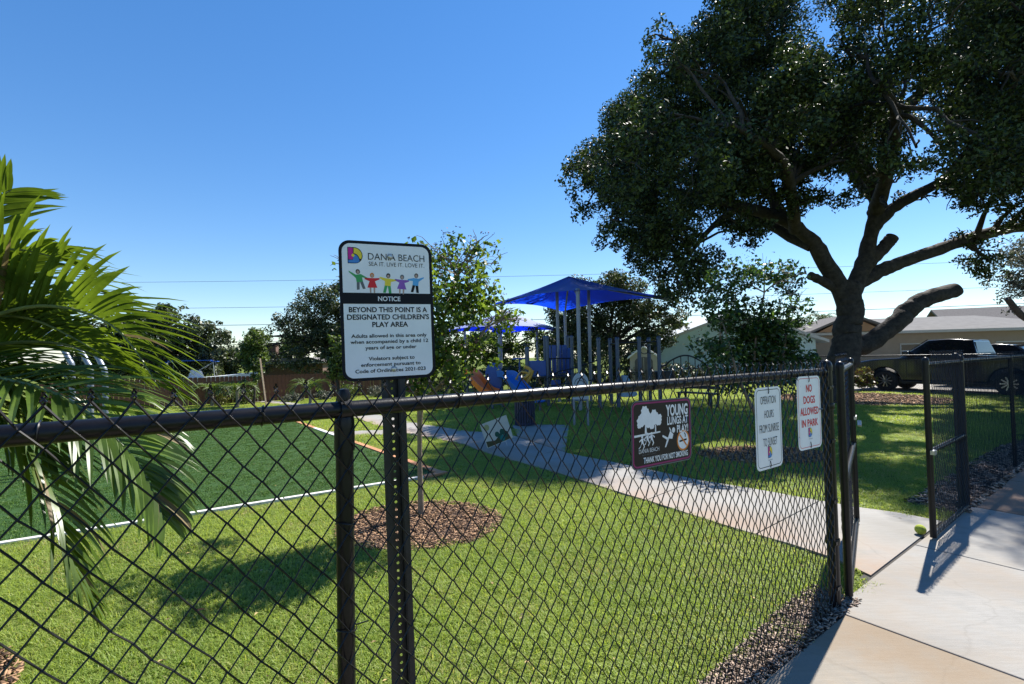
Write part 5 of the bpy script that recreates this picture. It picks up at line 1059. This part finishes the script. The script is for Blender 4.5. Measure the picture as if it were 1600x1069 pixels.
q = MB().box(-1.8, 1.4, -.5, -.42, .2, .28).box(-1.8, 1.4, .42, .5, .2, .28).box(-1.5, -1.4, -.8, .8, .2, .28).box(.9, 1.0, -.5, .5, .2, .34); q.build('trailer', STEEL, bt)
for y in (-.78, .78): MB().lathe([(.0, -.07), (.2, -.07), (.24, -.04), (.24, .04), (.2, .07), (0, .07)], 16, (-1.45, y, .235), axis='y').build('wheel', RUBBER, bt, smooth=True)

bh = empty('brick_house', (-14.6, 28.6, 0), R(12), 'brown brick house corner with chimney behind the slim tree', 'house')
MB().box(-.3, 3.2, 0, 4, 0, 1.5).build('wall', BRICK, bh); MB().prism([(-.55, 1.5), (3.4, 1.5), (3.4, 1.58), (-.55, 1.58)], -.25, 4.2).build('fascia', TRIMW, bh)
MB().prism([(-.5, 1.58), (3.35, 1.58), (2.6, 1.85), (.1, 1.85)], -.2, 4.1).build('roof', ROOFG, bh); MB().box(-.2, .5, .3, .95, 1.6, 2.75).box(-.25, .55, .25, 1.0, 2.7, 2.78).build('chimney', BRICK, bh)
tag(MB().bar((-7.9, 15.6, -.1), (-8.5, 16.3, 1.75), .045, .045).build('leaning_stake', STAKE), 'thin brown stake leaning beside the slim upright tree', 'stake')

# ---------------------------------------------------------------- houses on the right
def window(par, x, z, w_, h, y, fr=TRIMW):
    f = MB().box(x-w_/2, x+w_/2, y-.04, y+.02, z-h/2, z+h/2).build('window', fr, par, bevel=.006); 
    n = 2
    for k in range(n): MB().box(x-w_/2+.05, x+w_/2-.05, y-.045, y-.03, z-h/2+.05+k*(h-.06)/n, z-h/2+(k+1)*(h-.06)/n).build('pane', GLASSD, f)
    MB().box(x-w_/2-.05, x+w_/2+.05, y-.09, y-.042, z-h/2-.05, z-h/2).build('sill', fr, f)
th = empty('teal_house', (8.2, 27, 0), R(-4), 'pale teal gabled house behind the small dark tree', 'house')
MB().prism([(0, 0), (8.4, 0), (8.4, 2.25), (4.2, 3.75), (0, 2.25)], 0, 9).build('wall', TEAL, th)
MB().box(1.55, 1.6, -.02, .0, 0, 2.7).build('batten', TEAL, th); MB().box(3.3, 3.5, -.03, 0, 0, 3.35).build('batten', mat('slate_trim', (.2, .27, .33), .7), th)
for s in (0, 1):
    P = [(-.45, 2.08), (4.2, 3.76), (4.2, 3.92), (-.45, 2.24)]; P = [(8.4-a, b) for a, b in P] if s else P
    MB().prism(P, -.5, 9.3).build('roof', TRIMW, th)
window(th, 6.3, 1.4, 1.2, .9, 0)
sh = empty('garden_shed', (6.05, 22.3, 0), R(-14), 'beige resin garden shed with white roof beside the teal house', 'shed')
MB().prism([(-.62, 0), (.62, 0), (.62, 1.5), (0, 1.95), (-.62, 1.5)], 0, 1.3).build('wall', SHEDP, sh, bevel=.01)
for s in (-1, 1): MB().prism([(s*.72, 1.42), (0, 1.96), (0, 2.06), (s*.72, 1.52)], -.12, 1.42).build('roof', SHEDR, sh, bevel=.02)
dd = [(-.4, .05), (.4, .05), (.4, 1.3)]+[(.4*math.cos(R(a)), 1.3+.22*math.sin(R(a))) for a in range(20, 180, 20)]+[(-.4, 1.3)]
dr = MB().prism(dd, -.03, -.002).build('door', mat('shed_door', (.1, .09, .085), .6), sh); MB().box(-.012, .012, -.036, -.031, .06, 1.48).build('seam', SHEDP, dr); MB().box(.04, .07, -.07, -.031, .75, .9).build('handle', DARKM, dr)

hb = empty('beige_house', (17.0, 27.6, 0), R(-14), 'beige house with a pale roof behind the oak trunk', 'house')
MB().box(0, 12.6, 0, 7, 0, 2.5).build('wall', BEIGE, hb)
MB().prism([(-.35, 2.5), (12.9, 2.5), (12.9, 2.64), (-.35, 2.64)], -.55, 7.4).build('fascia', TRIMW, hb)
q = MB(); q.v = [(-.3, -.5, 2.642), (12.85, -.5, 2.642), (12.85, 7.3, 2.642), (-.3, 7.3, 2.642), (2.8, 3.4, 3.55), (9.8, 3.4, 3.55)]; q.f = [(0, 1, 5, 4), (1, 2, 5), (2, 3, 4, 5), (3, 0, 4)]; q.mi = [0]*4; q.build('roof', ROOFW, hb)
q = MB().prism([(.2, 2.66), (3.4, 2.66), (1.8, 3.5)], -.75, 4).build('gable', PEACH, hb)
for s in (0, 1):
    P = [(-.25, 2.62), (1.8, 3.52), (1.8, 3.64), (-.25, 2.74)]; P = [(3.6-a, b) for a, b in P] if s else P
    MB().prism(P, -1.0, 4.0).build('roof', ROOFG, hb)
window(hb, 4.9, 1.55, 1.0, .8, 0); window(hb, 9.4, 1.5, 1.3, .9, 0)
MB().box(1.2, 2.2, -.04, .0, 0, 2.05).build('door', mat('house_door', (.06, .055, .05), .5), hb)
MB().box(6.0, 7.1, -.12, -.01, 0, .9).build('meter_box', GREYPIPE, hb, bevel=.02)
hc = empty('peach_house', (29.5, 31.5, 0), R(-24), 'peach house with grey shingle gable roof at the right', 'house')
MB().prism([(0, 0), (7, 0), (7, 2.6), (3.5, 4.3), (0, 2.6)], 0, 9, 'x').build('wall', PEACH, hc)
for s in (0, 1):
    P = [(-.6, 2.35), (3.5, 4.31), (3.5, 4.45), (-.6, 2.49)]; P = [(7-a, b) for a, b in P] if s else P
    MB().prism(P, -.6, 9.5, 'x').build('roof', ROOFG, hc)
window(hc, 2.5, 1.5, 1.3, 1.0, 0); window(hc, 6.2, 1.5, 1.3, 1.0, 0)

# ---------------------------------------------------------------- vehicles
def wheel(par, x, y, r_, s):
    t = MB().lathe([(r_*.62, -.13), (r_*.9, -.14), (r_*.98, -.1), (r_, -.04), (r_, .04), (r_*.98, .1), (r_*.9, .14), (r_*.62, .13)], 28, (x, y, r_), axis='y').build('wheel', RUBBER, par, smooth=True)
    q = MB().lathe([(r_*.64, -.1), (r_*.66, -.125*1.0), (r_*.6, -.12), (r_*.57, -.05), (0, -.04)], 24, (x, y, r_), axis='y')
    if s > 0: q.v = [(a, 2*y-b, c) for a, b, c in q.v]
    q.build('rim', DARKM, t, smooth=True); q = MB(); f = y+s*.1
    for k in range(10):
        a = 2*math.pi*k/10; c, n_ = math.cos(a), math.sin(a); q.bar((x+c*.05, f, r_+n_*.05), (x+c*r_*.6, f+s*.01, r_+n_*r_*.6), .05, .035)
    q.lathe([(0, -.02), (.07, -.02), (.07, .02), (0, .02)], 12, (x, f, r_), axis='y'); q.build('spokes', ALLOY, t)
def arch_profile(x0, x1, z0, ztop, arches, r_, zc):
    P = [(x0, z0)]
    for cx in sorted(arches):
        P += [(cx-r_, z0)]+[(cx-r_*math.cos(R(a)), zc+r_*math.sin(R(a))) for a in range(20, 161, 14)]+[(cx+r_, z0)]
    return P+[(x1, z0)]+ztop[::-1]
tk = empty('pickup_truck', (16.55, 18.25, 0), math.atan2(3.05, -1.75), 'black crew cab pickup truck parked behind the far fence', 'truck')
WB = 1.78
prof = arch_profile(-2.75, 2.85, .42, [(-2.78, .6), (-2.78, 1.28), (-2.7, 1.34), (-1.0, 1.36), (1.2, 1.3), (2.2, 1.24), (2.66, 1.16), (2.85, .95)], (-WB, WB), .5, .42)
MB().prism(prof, -.96, .96).build('body', PAINT, tk, smooth=True, bevel=.05)
q = MB(); cb = [(-1.02, 1.34, .93), (-.86, 1.92, .74), (-.2, 1.98, .74), (.42, 1.95, .74), (1.28, 1.3, .92)]
for s in (-1, 1): q.v += [(x, s*w_, z) for x, z, w_ in cb]
q.f = [(0, 1, 2, 3, 4), (9, 8, 7, 6, 5)]+[(i, i+5, i+6, i+1) for i in range(4)]; q.mi = [0]*6; q.build('cab', PAINT, tk, smooth=True, bevel=.03)
for s in (-1, 1):
    def W3(x, z): t = (z-1.34)/.6; return (x, s*(.938-.19*t), z)
    for nm, P in (('side_window', [(-.02, 1.38), (-.02, 1.86), (.36, 1.84), (1.02, 1.4)]), ('side_window', [(-.88, 1.38), (-.78, 1.84), (-.1, 1.87), (-.1, 1.38)])): MB().quad(*[W3(*p) for p in P]).build(nm, GLASSD, tk)
    MB().prism([(.86, 1.38), (1.1, 1.38), (1.1, 1.55), (.9, 1.57)], s*.96, s*1.16).build('mirror', PAINT, tk, bevel=.02)
    for x in (.15, -.75): MB().box(x, x+.2, s*.962-.012, s*.962+.012, 1.14, 1.18).build('door_handle', DARKM, tk)
    for x in (-.06, 1.05, -.98): MB().box(x-.006, x+.006, s*.961-.003, s*.961+.003, .55, 1.3).build('door_seam', DARKM, tk)
    MB().box(-1.2, 1.15, s*.9-.06, s*.9+.06, .36, .42).build('running_board', DARKM, tk, bevel=.015)
    MB().box(2.5, 2.84, s*.8-.13, s*.8+.13, .96, 1.12).build('headlight', CHROME, tk, bevel=.02); MB().box(-2.8, -2.72, s*.86-.08, s*.86+.08, .85, 1.25).build('tail_light', IK['red'], tk, bevel=.01)
    q = MB(); q.quad((1.27, s*.9, 1.33), (1.29, s*.93, 1.35), (.44, s*.76, 1.985), (.42, s*.72, 1.975)); q.build('roof_trim', CHROME, tk)
MB().quad((1.25, -.84, 1.345), (1.25, .84, 1.345), (.47, .7, 1.925), (.47, -.7, 1.925)).build('windscreen', GLASSD, tk)
MB().quad((-1.0, -.8, 1.42), (-1.0, .8, 1.42), (-.9, .66, 1.86), (-.9, -.66, 1.86)).build('rear_window', GLASSD, tk)
MB().box(2.78, 2.9, -.55, .55, .66, 1.1).build('grille', DARKM, tk, bevel=.02); MB().box(2.7, 2.98, -.95, .95, .42, .64).build('bumper', DARKM, tk, bevel=.04); MB().box(-2.95, -2.74, -.9, .9, .45, .62).build('bumper', CHROME, tk, bevel=.03)
MB().box(-2.4, 2.4, -.8, .8, .3, .5).build('chassis', DARKM, tk)
for x in (-WB, WB):
    for s in (-1, 1): wheel(tk, x, s*.84, .4, s)

sv = empty('parked_car', (20.2, 19.6, 0), math.atan2(3.05, -1.75)+math.pi, 'dark car half hidden behind the pickup truck', 'car')
prof = arch_profile(-2.2, 2.2, .3, [(-2.25, .5), (-2.22, 1.0), (-1.9, 1.08), (.9, 1.1), (1.9, 1.0), (2.22, .8), (2.25, .5)], (-1.35, 1.35), .38, .32)
MB().prism(prof, -.88, .88).build('body', PAINT, sv, smooth=True, bevel=.05)
q = MB(); cb = [(-1.7, 1.06, .84), (-1.1, 1.68, .66), (-.3, 1.78, .64), (.25, 1.72, .64), (1.05, 1.08, .84)]
for s in (-1, 1): q.v += [(x, s*w_, z) for x, z, w_ in cb]
q.f = [(0, 1, 2, 3, 4), (9, 8, 7, 6, 5)]+[(i, i+5, i+6, i+1) for i in range(4)]; q.mi = [0]*6; q.build('cabin', PAINT, sv, smooth=True, bevel=.03)
MB().quad((1.05, -.76, 1.12), (1.05, .76, 1.12), (.3, .6, 1.72), (.3, -.6, 1.72)).build('windscreen', GLASSD, sv)
for s in (-1, 1):
    def W4(x, z): t = (z-1.06)/.66; return (x, s*(.85-.2*t), z)
    for P in ([(-.35, 1.12), (-.35, 1.66), (.2, 1.64), (.82, 1.14)], [(-1.45, 1.12), (-1.05, 1.6), (-.43, 1.66), (-.43, 1.12)]): MB().quad(*[W4(*p) for p in P]).build('side_window', GLASSD, sv)
    MB().box(2.05, 2.24, s*.65-.14, s*.65+.14, .66, .82).build('headlight', CHROME, sv, bevel=.02)
for x in (-1.35, 1.35):
    for s in (-1, 1): wheel(sv, x, s*.78, .33, s)

# ---------------------------------------------------------------- overhead lines
for x, nm in ((-88, 'left'), (68, 'right')):
    up = empty('utility_pole', (x, 62, 0), 0, 'wooden utility pole at the %s end of the overhead lines' % nm, 'pole', 'utility poles')
    MB().tube([(0, 0, -.5), (0, 0, 13.2)], [.17, .11], 12).build('pole', BARK2, up, smooth=True); MB().box(-.06, .06, -1.2, 1.2, 12.2, 12.35).build('crossarm', BARK2, up)
for z, r_, lab in ((12.4, .02, 'topmost of the overhead power lines'), (9.0, .022, 'second overhead power line from the top'), (6.75, .035, 'thick middle overhead cable'), (4.6, .03, 'overhead cable just above the low cloud'), (4.25, .03, 'lowest overhead cable above the tree line')):
    tag(MB().tube([(-88+156*k/24, 61.9, z+.9*(((k-12)/12)**2-.45)) for k in range(25)], r_, 5, caps=False).build('power_line', UTIL, smooth=True), lab, 'cable', 'overhead lines')
